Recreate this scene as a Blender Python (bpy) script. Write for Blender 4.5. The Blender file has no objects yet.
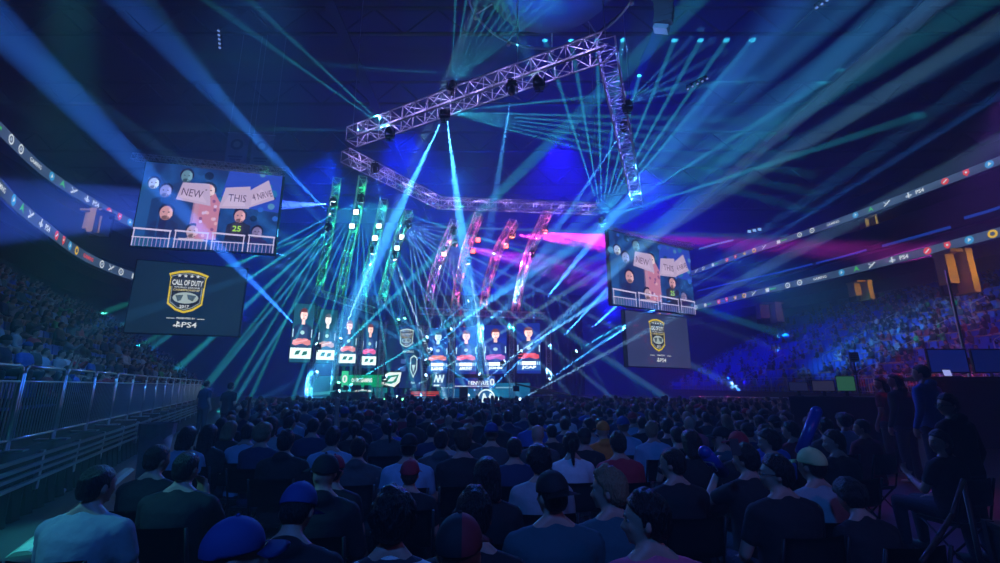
import bpy, bmesh, math, random
import numpy as np
from mathutils import Vector, Matrix, Euler, noise
random.seed(7)
C = bpy.context.scene
COL = C.collection
PI = math.pi
F = 450.0
PITCH = math.radians(13)
CAMP = Vector((0, 0, 1.8))
cp, sp_ = math.cos(PITCH), math.sin(PITCH)

# ------------------------------------------------------------------ projection helpers: photo pixel + real distance -> point
def ray(px, py):
    a = (px - 500) / F; b = (281.5 - py) / F
    return Vector((a, cp - b * sp_, sp_ + b * cp))
def at(px, py, Y):
    d = ray(px, py); return CAMP + d * (Y / d.y)
def atz(px, py, z):
    d = ray(px, py); return CAMP + d * ((z - CAMP.z) / d.z)

# ------------------------------------------------------------------ materials
MATS = {}
def mat(name, col, rough=.7, metal=0.0, bump=0.0, scale=20.0, var=0.0, spec=None):
    if name in MATS: return MATS[name]
    m = bpy.data.materials.new(name); m.use_nodes = True; nt = m.node_tree
    p = nt.nodes['Principled BSDF']
    p.inputs['Base Color'].default_value = (*col, 1); p.inputs['Roughness'].default_value = rough
    p.inputs['Metallic'].default_value = metal
    if spec is not None: p.inputs['Specular IOR Level'].default_value = spec
    tc = nt.nodes.new('ShaderNodeTexCoord')
    if var or bump:
        n = nt.nodes.new('ShaderNodeTexNoise'); n.inputs['Scale'].default_value = scale; n.inputs['Detail'].default_value = 4
        if name.startswith('hair'):
            mp = nt.nodes.new('ShaderNodeMapping'); mp.inputs['Scale'].default_value = (1, 1, .2); nt.links.new(tc.outputs['Object'], mp.inputs[0]); nt.links.new(mp.outputs[0], n.inputs['Vector'])
        else: nt.links.new(tc.outputs['Object'], n.inputs['Vector'])
    if var:
        mx = nt.nodes.new('ShaderNodeMix'); mx.data_type = 'RGBA'
        mx.inputs[6].default_value = (*[c * (1 - var) for c in col], 1); mx.inputs[7].default_value = (*[min(1, c * (1 + var)) for c in col], 1)
        nt.links.new(n.outputs['Fac'], mx.inputs[0]); nt.links.new(mx.outputs[2], p.inputs['Base Color'])
    if bump:
        b = nt.nodes.new('ShaderNodeBump'); b.inputs['Strength'].default_value = bump; b.inputs['Distance'].default_value = .02
        nt.links.new(n.outputs['Fac'], b.inputs['Height']); nt.links.new(b.outputs[0], p.inputs['Normal'])
    MATS[name] = m; return m
def em(col, s=1.0):
    k = ('em', tuple(round(c, 3) for c in col), round(s, 3))
    if k in MATS: return MATS[k]
    m = bpy.data.materials.new('lit_%s' % len(MATS)); m.use_nodes = True; nt = m.node_tree; nt.nodes.clear()
    o = nt.nodes.new('ShaderNodeOutputMaterial'); e = nt.nodes.new('ShaderNodeEmission')
    e.inputs[0].default_value = (*col, 1); e.inputs[1].default_value = s
    nt.links.new(e.outputs[0], o.inputs[0]); m.cycles.emission_sampling = 'NONE'
    MATS[k] = m; return m
def ledmat(name, c0, c1, s, scale=1.2):
    """a lit LED video surface with a soft moving-image texture (noise between two colours)"""
    m = bpy.data.materials.new(name); m.use_nodes = True; nt = m.node_tree; nt.nodes.clear()
    o = nt.nodes.new('ShaderNodeOutputMaterial'); e = nt.nodes.new('ShaderNodeEmission'); e.inputs[1].default_value = s
    tc = nt.nodes.new('ShaderNodeTexCoord'); n = nt.nodes.new('ShaderNodeTexNoise'); n.inputs['Scale'].default_value = scale; n.inputs['Detail'].default_value = 3
    r = nt.nodes.new('ShaderNodeValToRGB'); r.color_ramp.elements[0].position = .35; r.color_ramp.elements[1].position = .7
    r.color_ramp.elements[0].color = (*c0, 1); r.color_ramp.elements[1].color = (*c1, 1)
    nt.links.new(tc.outputs['Object'], n.inputs['Vector']); nt.links.new(n.outputs['Fac'], r.inputs[0]); nt.links.new(r.outputs[0], e.inputs[0])
    nt.links.new(e.outputs[0], o.inputs[0]); m.cycles.emission_sampling = 'NONE'; return m

BLACK = mat('black_metal', (.012, .012, .014), .5, .3)
STEEL = mat('galvanised_steel', (.62, .64, .68), .32, .85, .05, 40, .1)
ALU = mat('truss_aluminium', (.82, .82, .84), .6, .0)
DARKC = mat('dark_concrete', (.03, .03, .034), .9, 0, .2, 6, .4)
DRAPE = mat('black_drape', (.008, .008, .01), .95, 0, .5, 3)
PLAS = mat('black_plastic', (.015, .015, .018), .35)

# ------------------------------------------------------------------ object helpers
def link(o, parent=None):
    COL.objects.link(o)
    if parent is not None: o.parent = parent
    return o
def tag(o, label, cat, group=None, kind=None):
    o['label'] = label; o['category'] = cat
    if group: o['group'] = group
    if kind: o['kind'] = kind
    return o
def empty(name, loc, rz=0, label=None, cat=None, group=None):
    o = bpy.data.objects.new(name, None); o.empty_display_size = .1; COL.objects.link(o)
    o.location = loc; o.rotation_euler = (0, 0, rz)
    if label: tag(o, label, cat, group)
    return o
def mesh_obj(name, bm, mats, parent=None, smooth=False):
    me = bpy.data.meshes.new(name); bm.normal_update(); bm.to_mesh(me); bm.free()
    for m in (mats if isinstance(mats, (list, tuple)) else [mats]): me.materials.append(m)
    if smooth: me.shade_smooth()
    return link(bpy.data.objects.new(name, me), parent)
def struct(name, bm, m, smooth=False):
    o = mesh_obj(name, bm, m, None, smooth); o['kind'] = 'structure'; return o
def copy_tree(o, parent=None):
    c = o.copy(); COL.objects.link(c)
    if parent is not None: c.parent = parent
    for ch in KIDS.get(o.name, ()): copy_tree(ch, c)
    return c
KIDS = {}
def index_kids():
    KIDS.clear()
    for o in bpy.data.objects:
        if o.parent: KIDS.setdefault(o.parent.name, []).append(o)

# ------------------------------------------------------------------ bmesh primitives
def box(bm, c, s, rot=None, mi=0):
    M = Matrix.Translation(Vector(c)) @ (rot.to_4x4() if rot is not None else Matrix.Identity(4)) @ Matrix.Diagonal((s[0], s[1], s[2], 1))
    r = bmesh.ops.create_cube(bm, size=1, matrix=M)
    for v in r['verts']:
        for f in v.link_faces: f.material_index = mi
def tube(bm, p0, p1, r0, r1=None, n=8, mi=0, caps=True):
    p0 = Vector(p0); p1 = Vector(p1); d = p1 - p0
    if d.length < 1e-6: return
    M = Matrix.Translation((p0 + p1) / 2) @ d.to_track_quat('Z', 'Y').to_matrix().to_4x4()
    r = bmesh.ops.create_cone(bm, cap_ends=caps, segments=n, radius1=r0, radius2=r0 if r1 is None else r1, depth=d.length, matrix=M)
    for v in r['verts']:
        for f in v.link_faces: f.material_index = mi
def ell(bm, c, r, rot=None, n=12, mi=0):
    if isinstance(r, (int, float)): r = (r, r, r)
    M = Matrix.Translation(Vector(c)) @ (rot.to_4x4() if rot is not None else Matrix.Identity(4)) @ Matrix.Diagonal((r[0], r[1], r[2], 1))
    m = max(6, n * 2 // 3); top = bm.verts.new(M @ Vector((0, 0, 1))); bot = bm.verts.new(M @ Vector((0, 0, -1))); rows = []
    for j in range(1, m):
        t = PI * j / m; rows.append([bm.verts.new(M @ Vector((math.sin(t) * math.cos(2 * PI * k / n), math.sin(t) * math.sin(2 * PI * k / n), math.cos(t)))) for k in range(n)])
    fs = []
    for k in range(n):
        k2 = (k + 1) % n
        fs.append(bm.faces.new((top, rows[0][k], rows[0][k2]))); fs.append(bm.faces.new((bot, rows[-1][k2], rows[-1][k])))
        for a, b in zip(rows, rows[1:]): fs.append(bm.faces.new((a[k], b[k], b[k2], a[k2])))
    if mi:
        for f in fs: f.material_index = mi
def capsule(bm, p0, r0, p1, r1, n=12):
    tube(bm, p0, p1, r0, r1, n); ell(bm, p0, r0, n=n); ell(bm, p1, r1, n=n)
def path_tube(bm, pts, r, n=8):
    for a, b in zip(pts, pts[1:]): tube(bm, a, b, r, n=n)
    for p in pts[1:-1]: ell(bm, p, r, n=8)
def loft(bm, secs, n=20):
    """secs: (cx, cy, z, rx, ry)"""
    rings = []
    for cx, cy, z, rx, ry in secs:
        rings.append([bm.verts.new((cx + rx * math.copysign(abs(math.cos(t)) ** .85, math.cos(t)), cy + ry * math.copysign(abs(math.sin(t)) ** .85, math.sin(t)), z)) for t in [2 * PI * k / n for k in range(n)]])
    for a, b in zip(rings, rings[1:]):
        for k in range(n): bm.faces.new((a[k], a[(k + 1) % n], b[(k + 1) % n], b[k]))
    bm.faces.new(list(reversed(rings[0]))); bm.faces.new(rings[-1])
def strip(bm, pts, z0, z1, thick=.1, out=None, mi=0):
    """an upright band along a ground path with real thickness"""
    n = len(pts); inner = []; outer = []
    for i, p in enumerate(pts):
        a = Vector(pts[max(0, i - 1)]); b = Vector(pts[min(n - 1, i + 1)]); d = (b - a).normalized(); nn = Vector((-d.y, d.x)) * thick
        p = Vector(p)
        inner.append((bm.verts.new((p.x, p.y, z0)), bm.verts.new((p.x, p.y, z1))))
        outer.append((bm.verts.new((p.x + nn.x, p.y + nn.y, z0)), bm.verts.new((p.x + nn.x, p.y + nn.y, z1))))
    for i in range(n - 1):
        for a, b in ((inner[i], inner[i + 1]), (outer[i + 1], outer[i])):
            bm.faces.new((a[0], b[0], b[1], a[1])).material_index = mi
        bm.faces.new((inner[i][1], inner[i + 1][1], outer[i + 1][1], outer[i][1])); bm.faces.new((outer[i][0], outer[i + 1][0], inner[i + 1][0], inner[i][0]))
    for e in (0, -1): bm.faces.new((inner[e][0], inner[e][1], outer[e][1], outer[e][0]))
def smooth_path(pts, k=6):
    out = []; P = [Vector(p) for p in pts]
    for i in range(len(P) - 1):
        p0 = P[max(0, i - 1)]; p1 = P[i]; p2 = P[i + 1]; p3 = P[min(len(P) - 1, i + 2)]
        for j in range(k):
            t = j / k
            out.append(.5 * ((2 * p1) + (p2 - p0) * t + (2 * p0 - 5 * p1 + 4 * p2 - p3) * t * t + (3 * p1 - p0 - 3 * p2 + p3) * t ** 3))
    out.append(P[-1]); return out

# ------------------------------------------------------------------ flat pictures: signs, screens, logos
class Canvas:
    def __init__(s): s.bm = bmesh.new(); s.mats = []; s.layer = 0
    def mi(s, m):
        if m not in s.mats: s.mats.append(m)
        return s.mats.index(m)
    def poly(s, pts, m, lay):
        if len(pts) < 3: return
        vs = [s.bm.verts.new((x, -lay * .006, y)) for x, y in pts]
        f = s.bm.faces.new(vs); f.material_index = s.mi(m)
    def rect(s, x0, y0, x1, y1, m, lay): s.poly([(x0, y0), (x1, y0), (x1, y1), (x0, y1)], m, lay)
    def circ(s, cx, cy, rx, ry, m, lay, n=20, a0=0, a1=2 * PI):
        s.poly([(cx + rx * math.cos(a0 + (a1 - a0) * k / n), cy + ry * math.sin(a0 + (a1 - a0) * k / n)) for k in range(n)], m, lay)
    def ring(s, cx, cy, r, w, m, lay, n=18):
        for k in range(n):
            a, b = 2 * PI * k / n, 2 * PI * (k + 1) / n
            s.poly([(cx + r * math.cos(a), cy + r * math.sin(a)), (cx + r * math.cos(b), cy + r * math.sin(b)), (cx + (r - w) * math.cos(b), cy + (r - w) * math.sin(b)), (cx + (r - w) * math.cos(a), cy + (r - w) * math.sin(a))], m, lay)
    def line(s, x0, y0, x1, y1, w, m, lay):
        d = Vector((x1 - x0, y1 - y0)); 
        if d.length < 1e-6: return
        n = Vector((-d.y, d.x)).normalized() * w / 2
        s.poly([(x0 - n.x, y0 - n.y), (x1 - n.x, y1 - n.y), (x1 + n.x, y1 + n.y), (x0 + n.x, y0 + n.y)], m, lay)
    def text(s, txt, cx, cy, h, m, lay, width=None, bold=.02, rot=0):
        vs, fs = glyphs(txt, bold)
        if not vs: return
        x0 = min(v[0] for v in vs); x1 = max(v[0] for v in vs); y0 = min(v[1] for v in vs); y1 = max(v[1] for v in vs)
        k = h / max(1e-6, y1 - y0); kx = k if width is None else width / (x1 - x0)
        c_, s_ = math.cos(rot), math.sin(rot); nv = []
        for v in vs:
            x = (v[0] - (x0 + x1) / 2) * kx; y = (v[1] - (y0 + y1) / 2) * k
            nv.append(s.bm.verts.new((cx + x * c_ - y * s_, -lay * .006, cy + x * s_ + y * c_)))
        i = s.mi(m)
        for f in fs:
            try: s.bm.faces.new([nv[j] for j in f]).material_index = i
            except ValueError: pass
    def star(s, cx, cy, r, m, lay):
        pts = []
        for k in range(10):
            a = PI / 2 + k * PI / 5; q = r if k % 2 == 0 else r * .42
            pts.append((cx + q * math.cos(a), cy + q * math.sin(a)))
        s.poly(pts, m, lay)
    def done(s, name, parent): return mesh_obj(name, s.bm, s.mats, parent)
GL = {}
GS = bpy.data.scenes.new('lettering')
def glyphs(txt, bold):
    if (txt, bold) in GL: return GL[txt, bold]
    cu = bpy.data.curves.new('lettering', 'FONT'); cu.body = txt; cu.offset = bold; cu.resolution_u = 2
    o = bpy.data.objects.new('lettering', cu); GS.collection.objects.link(o)
    GS.view_layers[0].update(); dg = GS.view_layers[0].depsgraph; e = o.evaluated_get(dg); me = e.to_mesh()
    r = ([tuple(v.co[:2]) for v in me.vertices], [list(p.vertices) for p in me.polygons])
    e.to_mesh_clear(); bpy.data.objects.remove(o); bpy.data.curves.remove(cu)
    GL[txt, bold] = r; return r

def frame_rect(tl, tr, bl, Y):
    """a hanging rectangle: px of top-left, top-right and bottom-left corner, distance Y of its left edge"""
    A = at(*tl, Y); B = atz(*tr, A.z)
    zb = at(*bl, Y).z; w = (Vector((B.x, B.y)) - Vector((A.x, A.y))).length
    return Vector((A.x, A.y, zb)), math.atan2(B.y - A.y, B.x - A.x), w, A.z - zb

# ================================================================== SETTING
S = 1.7
ring_left = smooth_path([(S * x, S * y) for x, y in [(-7, 2), (-11.2, 7.0), (-15.9, 13.3), (-18.2, 17.2), (-20.3, 21.4), (-21.1, 25.5), (-21, 31), (-19.5, 36), (-15.5, 41)]])
ring_left_up = smooth_path([(S * x, S * y) for x, y in [(-8, 1.5), (-12.6, 6.0), (-15.8, 10.5), (-18.0, 14.5), (-19.7, 17.9), (-20.6, 21.2), (-21.1, 25.5), (-21, 31), (-19.5, 36)]])
ring_right = smooth_path([(S * x, S * y) for x, y in [(12, 43), (15.0, 38), (17.0, 31), (19.2, 23.5), (20.5, 17.1), (21.2, 12), (20.5, 6), (17, 0)]])
ZLO = CAMP.z + 6.1 * S; ZUP = CAMP.z + 9.0 * S
bm = bmesh.new(); box(bm, (0, 30, -.1), (130, 110, .2)); struct('floor', bm, mat('arena_floor', (.035, .036, .042), .45, 0, .1, 4, .3))
bm = bmesh.new(); box(bm, (0, 30, 33.1), (130, 110, .2)); struct('ceiling', bm, mat('ceiling_black', (.006, .006, .008), .95, 0, .2, 1))
WM = mat('wall_black', (.012, .012, .014), .95, 0, .2, 2)
for nm, c, s in (('wall_back', (0, 84, 16.5), (130, .3, 33)), ('wall_front', (0, -24, 16.5), (130, .3, 33)), ('wall_left', (-64, 30, 16.5), (.3, 108, 33)), ('wall_right', (64, 30, 16.5), (.3, 108, 33))):
    bm = bmesh.new(); box(bm, c, s); struct(nm, bm, WM)

# lower bowls: raked terraces with rows ------------------------------------------------
LD = Vector((-.46, .887, 0)).normalized(); LN = Vector((-LD.y, LD.x, 0))     # along the rail, away from the floor
L0 = Vector((-6.0, 5.4, 0)); LZ = .95
def left_pt(s, o): return L0 + LD * s + LN * o
RS, RD = .60, .84                                                             # row rise, row depth
bm = bmesh.new()
for i in range(17):
    o0 = .9 + i * RD; z = LZ + i * RS
    if i == 0: o0 = 0
    o1 = .9 + (i + 1) * RD
    c = left_pt(22, (o0 + o1) / 2)
    box(bm, (c.x, c.y, (z) / 2 + (0 if i == 0 else 0)), (60, o1 - o0, z), Matrix.Rotation(math.atan2(LD.y, LD.x), 3, 'Z'))
struct('left_lower_seating_tier', bm, DARKC)
bm = bmesh.new()
RZ = 1.3; RRS, RRD = .46, .86
for i in range(22):
    x0 = 22.6 + i * RRD if i else 22.0; x1 = 22.6 + (i + 1) * RRD; z = RZ + i * RRS
    box(bm, ((x0 + x1) / 2, 36, z / 2), (x1 - x0, 62, z))
struct('right_lower_seating_tier', bm, DARKC)
# upper tiers: sloping concrete shelves behind each ribbon board
def tier(path, z0, out, rows, rise, depth, name, side):
    bm = bmesh.new(); P = [Vector(p) for p in path]; n = len(P); N = []
    for i in range(n):
        d = (P[min(n - 1, i + 1)] - P[max(0, i - 1)]).normalized(); N.append(Vector((-d.y, d.x)) * side)
    prev = None
    for r in range(rows * 2 + 1):
        o = out + (r // 2) * depth + (0 if r % 2 == 0 else 0); z = z0 + ((r + 1) // 2) * rise
        if r % 2 == 1: o = out + ((r - 1) // 2) * depth
        row = [bm.verts.new((P[i].x + N[i].x * o, P[i].y + N[i].y * o, z)) for i in range(n)]
        if prev:
            for i in range(n - 1): bm.faces.new((prev[i], prev[i + 1], row[i + 1], row[i]))
        prev = row
    top = prev
    low = [bm.verts.new((v.co.x, v.co.y, z0 - 1.0)) for v in top]
    fr = [bm.verts.new((P[i].x + N[i].x * out, P[i].y + N[i].y * out, z0 - 1.0)) for i in range(n)]
    for i in range(n - 1):
        bm.faces.new((top[i], top[i + 1], low[i + 1], low[i])); bm.faces.new((low[i], low[i + 1], fr[i + 1], fr[i]))
    struct(name, bm, mat('tier_concrete', (.025, .025, .028), .9, 0, .2, 1.2, .5))
tier(ring_left, ZLO - .4, .1, 6, .45, .9, 'left_middle_seating_tier', 1)
tier(ring_left_up, ZUP - .4, .1, 9, .55, .9, 'left_upper_seating_tier', 1)
tier(ring_right, ZLO - .4, .1, 6, .45, .9, 'right_middle_seating_tier', 1)
tier(ring_right, ZUP - .4, .1, 9, .55, .9, 'right_upper_seating_tier', 1)

# ribbon boards -----------------------------------------------------------------------
RIBG = ledmat('ribbon_display', (.04, .075, .15), (.07, .12, .23), 1.1, .6)
WHT = em((.85, .93, 1), 1.0); DW = em((.5, .62, .8), 1.0); RED = em((.9, .08, .1), 1); YEL = em((1, .6, .05), 1); GRN = em((.1, .8, .2), .8); CYA = em((.05, .4, .8), 1)
def logo_on(cv, kind, x, y, h, lay):
    r = h / 2
    if kind == 'ps4': cv.text('PS4', x + h * .75, y, h * .62, WHT, lay, bold=.03); cv.circ(x - h * .85, y - h * .1, h * .5, h * .2, DW, lay); cv.line(x - h * .85, y - h * .4, x - h * .85, y + h * .45, h * .2, WHT, lay + 1)
    elif kind == 'red': cv.circ(x, y, r, r, RED, lay); cv.line(x - r * .5, y - r * .4, x + r * .5, y + r * .4, r * .35, WHT, lay + 1)
    elif kind == 'cyan': cv.circ(x, y, r, r, CYA, lay); cv.poly([(x - r * .4, y - r * .5), (x + r * .5, y), (x - r * .1, y + r * .6)], WHT, lay + 1)
    elif kind == 'yel': cv.circ(x, y, r, r, YEL, lay); cv.circ(x, y, r * .5, r * .5, RIBG, lay + 1)
    elif kind == 'shield': cv.poly([(x, y - r), (x + r * .8, y - r * .1), (x + r * .7, y + r), (x - r * .7, y + r), (x - r * .8, y - r * .1)], RED, lay); cv.circ(x, y + r * .2, r * .3, r * .3, WHT, lay + 1)
    elif kind == 'star': cv.star(x, y, r * 1.1, YEL, lay)
    elif kind == 'ring': cv.ring(x, y, r, r * .35, WHT, lay, 12); cv.rect(x - r * .3, y - r * .3, x + r * .3, y + r * .3, DW, lay)
    elif kind == 'green': cv.rect(x - h, y - r * .7, x - h * .2, y + r * .7, WHT, lay); cv.rect(x, y - r * .2, x + h * 1.3, y + r * .3, GRN, lay)
    elif kind == 'word': cv.text('GAMING', x, y, h * .45, WHT, lay, bold=.02)
    elif kind == 'redword': cv.text('GAMING', x, y, h * .5, RED, lay, bold=.03)
    elif kind == 'x': cv.line(x - r, y - r * .7, x + r, y + r * .7, r * .4, WHT, lay); cv.line(x - r, y + r * .7, x + r * .2, y - r * .3, r * .35, DW, lay)
    elif kind == 'tri': cv.poly([(x - r, y - r * .8), (x, y + r), (x + r, y - r * .8), (x, y - r * .2)], GRN, lay)
SEQ = ['ps4', 'red', 'shield', 'cyan', 'yel', 'redword', 'ring', 'x', 'ring', 'green', 'red', 'shield', 'star', 'yel', 'x', 'green', 'ring', 'ring', 'word', 'cyan', 'tri', 'x']
def ribbon(path, z, h, label, side, off):
    # resample evenly
    P = [Vector(p) for p in path]; L = [0]
    for a, b in zip(P, P[1:]): L.append(L[-1] + (b - a).length)
    def pt(s):
        s = max(0, min(L[-1] - 1e-4, s))
        for i in range(len(P) - 1):
            if L[i + 1] >= s: return P[i].lerp(P[i + 1], (s - L[i]) / (L[i + 1] - L[i]))
        return P[-1]
    root = empty('ribbon_board', (pt(L[-1] / 2).x, pt(L[-1] / 2).y, z - h / 2), 0, label, 'display board')
    inv = Matrix.Translation(-root.location)
    bm = bmesh.new(); n = int(L[-1] / .8); ring = []
    bm2 = bmesh.new()
    for i in range(n + 1):
        p = pt(L[-1] * i / n)
        a, b = pt(L[-1] * i / n - .3), pt(L[-1] * i / n + .3); d = (b - a).normalized(); nn = Vector((d.y, -d.x))   # towards the arena floor
        q = p + nn * .05
        ring.append((bm.verts.new((q.x, q.y, z - h / 2)), bm.verts.new((q.x, q.y, z + h / 2))))
    for i in range(n): bm.faces.new((ring[i][0], ring[i + 1][0], ring[i + 1][1], ring[i][1]))
    strip(bm2, path, z - h / 2 - .12, z + h / 2 + .12, .25)
    bm.transform(inv); bm2.transform(inv)
    mesh_obj('housing', bm2, BLACK, root); mesh_obj('display', bm, RIBG, root)
    # emblems
    s = 1.2 + off; k = int(off * 3)
    while s < L[-1] - 1:
        cv = Canvas(); logo_on(cv, SEQ[k % len(SEQ)], 0, 0, h * .86, 2)
        p = pt(s); a, b = pt(s - .3), pt(s + .3); d = (b - a).normalized()
        nn = Vector((d.y, -d.x)); q = p + nn * .09
        M = Matrix(((-nn.y, -nn.x, 0, q.x), (nn.x, -nn.y, 0, q.y), (0, 0, 1, z), (0, 0, 0, 1)))
        cv.bm.transform(M); cv.bm.transform(inv); mesh_obj('emblem', cv.bm, cv.mats, root)
        wd = 2.2 if SEQ[k % len(SEQ)] in ('ps4', 'green', 'word', 'redword') or SEQ[(k + 1) % len(SEQ)] in ('ps4', 'green', 'word', 'redword') else 1.4
        s += wd; k += 1
RL = [p for p in ring_left if p[1] < 46]; RR = [p for p in ring_right if p[1] < 70]
ribbon([p for p in ring_left_up if p[1] < 46], ZUP, .8, 'upper curved LED ribbon board along the left balcony', 1, .3)
ribbon(RL, ZLO, .8, 'lower curved LED ribbon board along the left balcony', 1, 2.0)
ribbon(RR, ZUP, .62, 'upper LED ribbon board along the right balcony', -1, .9)
ribbon(RR, ZLO, .68, 'lower LED ribbon board along the right balcony', -1, 1.5)

# blue lit suites / balcony glass strips
def along_px(pxs, z, name, label, col, h=.14, st=1.4, group=None):
    pts = [atz(px, py, z) for px, py in pxs]
    bm = bmesh.new(); strip(bm, [(p.x, p.y) for p in pts], z - h / 2, z + h / 2, .08)
    c = pts[0]; bm.transform(Matrix.Translation(-c)); o = mesh_obj(name, bm, em(col, st)); o.location = c
    tag(o, label, 'light strip', group); return o
zs = CAMP.z + 7.4 * S
along_px([(697, 291), (740, 281), (780, 272), (812, 264)], zs, 'light_strip', 'faint blue light strip along the middle tier nearest the right screen', (.01, .05, .5), .16, 1.0)
along_px([(816, 263), (845, 256), (866, 250)], zs, 'light_strip', 'short blue light strip left of the pale lit pillar between the right ribbons', (.01, .05, .5), .16, 1.0)
along_px([(882, 246), (915, 237), (950, 227)], zs, 'light_strip', 'blue light strip right of the pale lit pillar between the right ribbons', (.01, .08, .6), .22, .6)
along_px([(964, 218), (985, 212), (1010, 204)], zs, 'light_strip', 'blue light strip at the far right edge between the ribbon boards', (.01, .08, .6), .22, .6)
along_px([(699, 249), (716, 244), (733, 240)], CAMP.z + 10 * S, 'light_strip', 'dim white light strip high above the right ribbon board', (.1, .3, .8), .2, .8)
for k, (px, py) in enumerate([(748, 231), (753, 230), (758, 229)]):
    p = at(px, py, 52); bm = bmesh.new(); tube(bm, (0, 0, 0), (0, -.25, -.1), .16, .3, 10, 0); box(bm, (0, .05, 0), (.3, .12, .3)); box(bm, (0, -.28, -.11), (.42, .03, .42), None, 1)
    o = mesh_obj('flood_lamp', bm, [BLACK, em((.3, .6, 1), 1.2)]); o.location = p
    tag(o, 'small white flood lamp in the row of three above the right ribbon board', 'lamp', 'three flood lamps above the right ribbon')

# ================================================================== SCREENS
def screen(tl, tr, bl, Y, name, label, cat, draw, depth=.3, bezel=.06):
    o, a, w, h = frame_rect(tl, tr, bl, Y)
    root = empty(name, o, a, label, cat)
    bm = bmesh.new(); box(bm, (w / 2, depth / 2 + .02, h / 2), (w + bezel * 2, depth, h + bezel * 2)); mesh_obj('housing', bm, BLACK, root)
    cv = Canvas(); draw(cv, w, h); cv.done('display', root)
    return root, w, h
def draw_fans(cv, w, h):
    B = lambda x, y: (x * w, y * h)
    P = lambda pts, c, lay, s=1.0: cv.poly([B(*p) for p in pts], em(c, s), lay)
    E = lambda x, y, rx, ry, c, lay, s=1.0: cv.circ(x * w, y * h, rx * w, ry * h, em(c, s), lay, 16)
    cv.rect(0, 0, w, h, ledmat('crowd_picture', (.01, .03, .16), (.02, .12, .45), 1.0, .9), 0)
    P([(0, .0), (.13, .0), (.12, .62), (.05, .8), (0, .7)], (.02, .12, .3), 1); P([(.55, .55), (1, .5), (1, .98), (.6, .98)], (.03, .08, .6), 1)
    for k in range(46):
        x, y = random.random(), random.uniform(.35, .97); s = random.uniform(.012, .035)
        E(x, y, s, s * 1.5, random.choice([(.02, .2, .5), (.01, .05, .22), (.03, .15, .7), (.1, .3, .6), (.005, .01, .06)]), 2)
    for (x, y, s, sk, sh) in [(.08, .74, .04, (.5, .6, .9), (.02, .1, .35)), (.17, .66, .045, (.3, .3, .6), (.01, .03, .15)), (.3, .86, .045, (.15, .3, .4), (.02, .05, .2)), (.86, .24, .04, (.25, .2, .4), (.03, .02, .12)), (.2, .4, .05, (.75, .38, .42), (.02, .02, .1)), (.72, .42, .045, (.7, .35, .4), (.02, .02, .06)), (.47, .7, .05, (.9, .5, .55), (.6, .3, .45)), (.4, .2, .045, (.6, .4, .5), (.7, .6, .8))]:
        P([(x - s * 2, 0.12), (x + s * 2, .12), (x + s * 1.9, y - s * 2.4), (x + s * .6, y - s * 1.4), (x - s * .6, y - s * 1.4), (x - s * 1.9, y - s * 2.4)], sh, 3)
        E(x, y + s * .55, s * 1.12, s * 1.75, (.015, .01, .05), 4); E(x, y, s * .9, s * 1.7, sk, 5)
        E(x, y - s * 1.1, s * .55, s * .5, tuple(c * .3 for c in sk), 6)
        P([(x + s * .1, y - s * 1.5), (x + s * .9, y - s * .6), (x + s * .8, y + s * .9), (x + s * .4, y + s * 1.2)], tuple(min(1, c * 1.5) for c in sk), 6)
        E(x - s * .35, y + .01, s * .14, s * .16, (.02, .01, .05), 7); E(x + s * .35, y + .01, s * .14, s * .16, (.02, .01, .05), 7)
    P([(.42, .12), (.56, .12), (.57, .55), (.52, .68), (.42, .62)], (.65, .25, .4), 5); 
    for k in range(14): E(random.uniform(.43, .56), random.uniform(.15, .6), .012, .02, random.choice([(.9, .5, .6), (.3, .1, .3), (.8, .6, .9)]), 6)
    for q in ([(.25, .57), (.5, .52), (.47, .79), (.28, .78)], [(.56, .5), (.78, .52), (.77, .8), (.59, .76)], [(.77, .53), (.96, .66), (.9, .9), (.76, .74)]):
        P(q, (.62, .48, .72), 7)
        P([(q[0][0] + .02, q[0][1] + .03), (q[1][0] - .03, q[1][1] + .03), (q[2][0] - .05, q[2][1] - .12), (q[3][0] + .03, q[3][1] - .1)], (.72, .56, .8), 8)
    dk = em((.08, .02, .12), 1)
    cv.text('NEW', .36 * w, .66 * h, .09 * h, dk, 9, rot=-.1, width=.15 * w, bold=.0); cv.text('THIS', .685 * w, .64 * h, .09 * h, dk, 9, width=.13 * w, bold=0); cv.text('4 NRVE', .865 * w, .7 * h, .08 * h, dk, 9, rot=.35, width=.15 * w, bold=0)
    E(.71, .27, .05, .08, (.05, .04, .07), 6); cv.text('25', .71 * w, .27 * h, .07 * h, em((.5, .95, .1), 1), 7)
    # barrier in the picture
    rl = em((.75, .65, .95), 1)
    for (a, b) in ((.0, .26), (.28, .52), (.54, .78), (.8, 1.0)):
        cv.line((a) * w, .2 * h, b * w, .19 * h, .02 * h, rl, 10); cv.line(a * w + .01 * w, 0, a * w + .01 * w, .2 * h, .008 * w, rl, 10); cv.line(b * w - .008 * w, 0, b * w - .008 * w, .2 * h, .008 * w, rl, 10)
        k = a + .03
        while k < b - .02: cv.line(k * w, 0, k * w, .1 * h, .005 * w, em((.5, .35, .7), 1), 10); k += .028
        cv.line(a * w, .1 * h, b * w, .1 * h, .012 * h, rl, 10)
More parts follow.
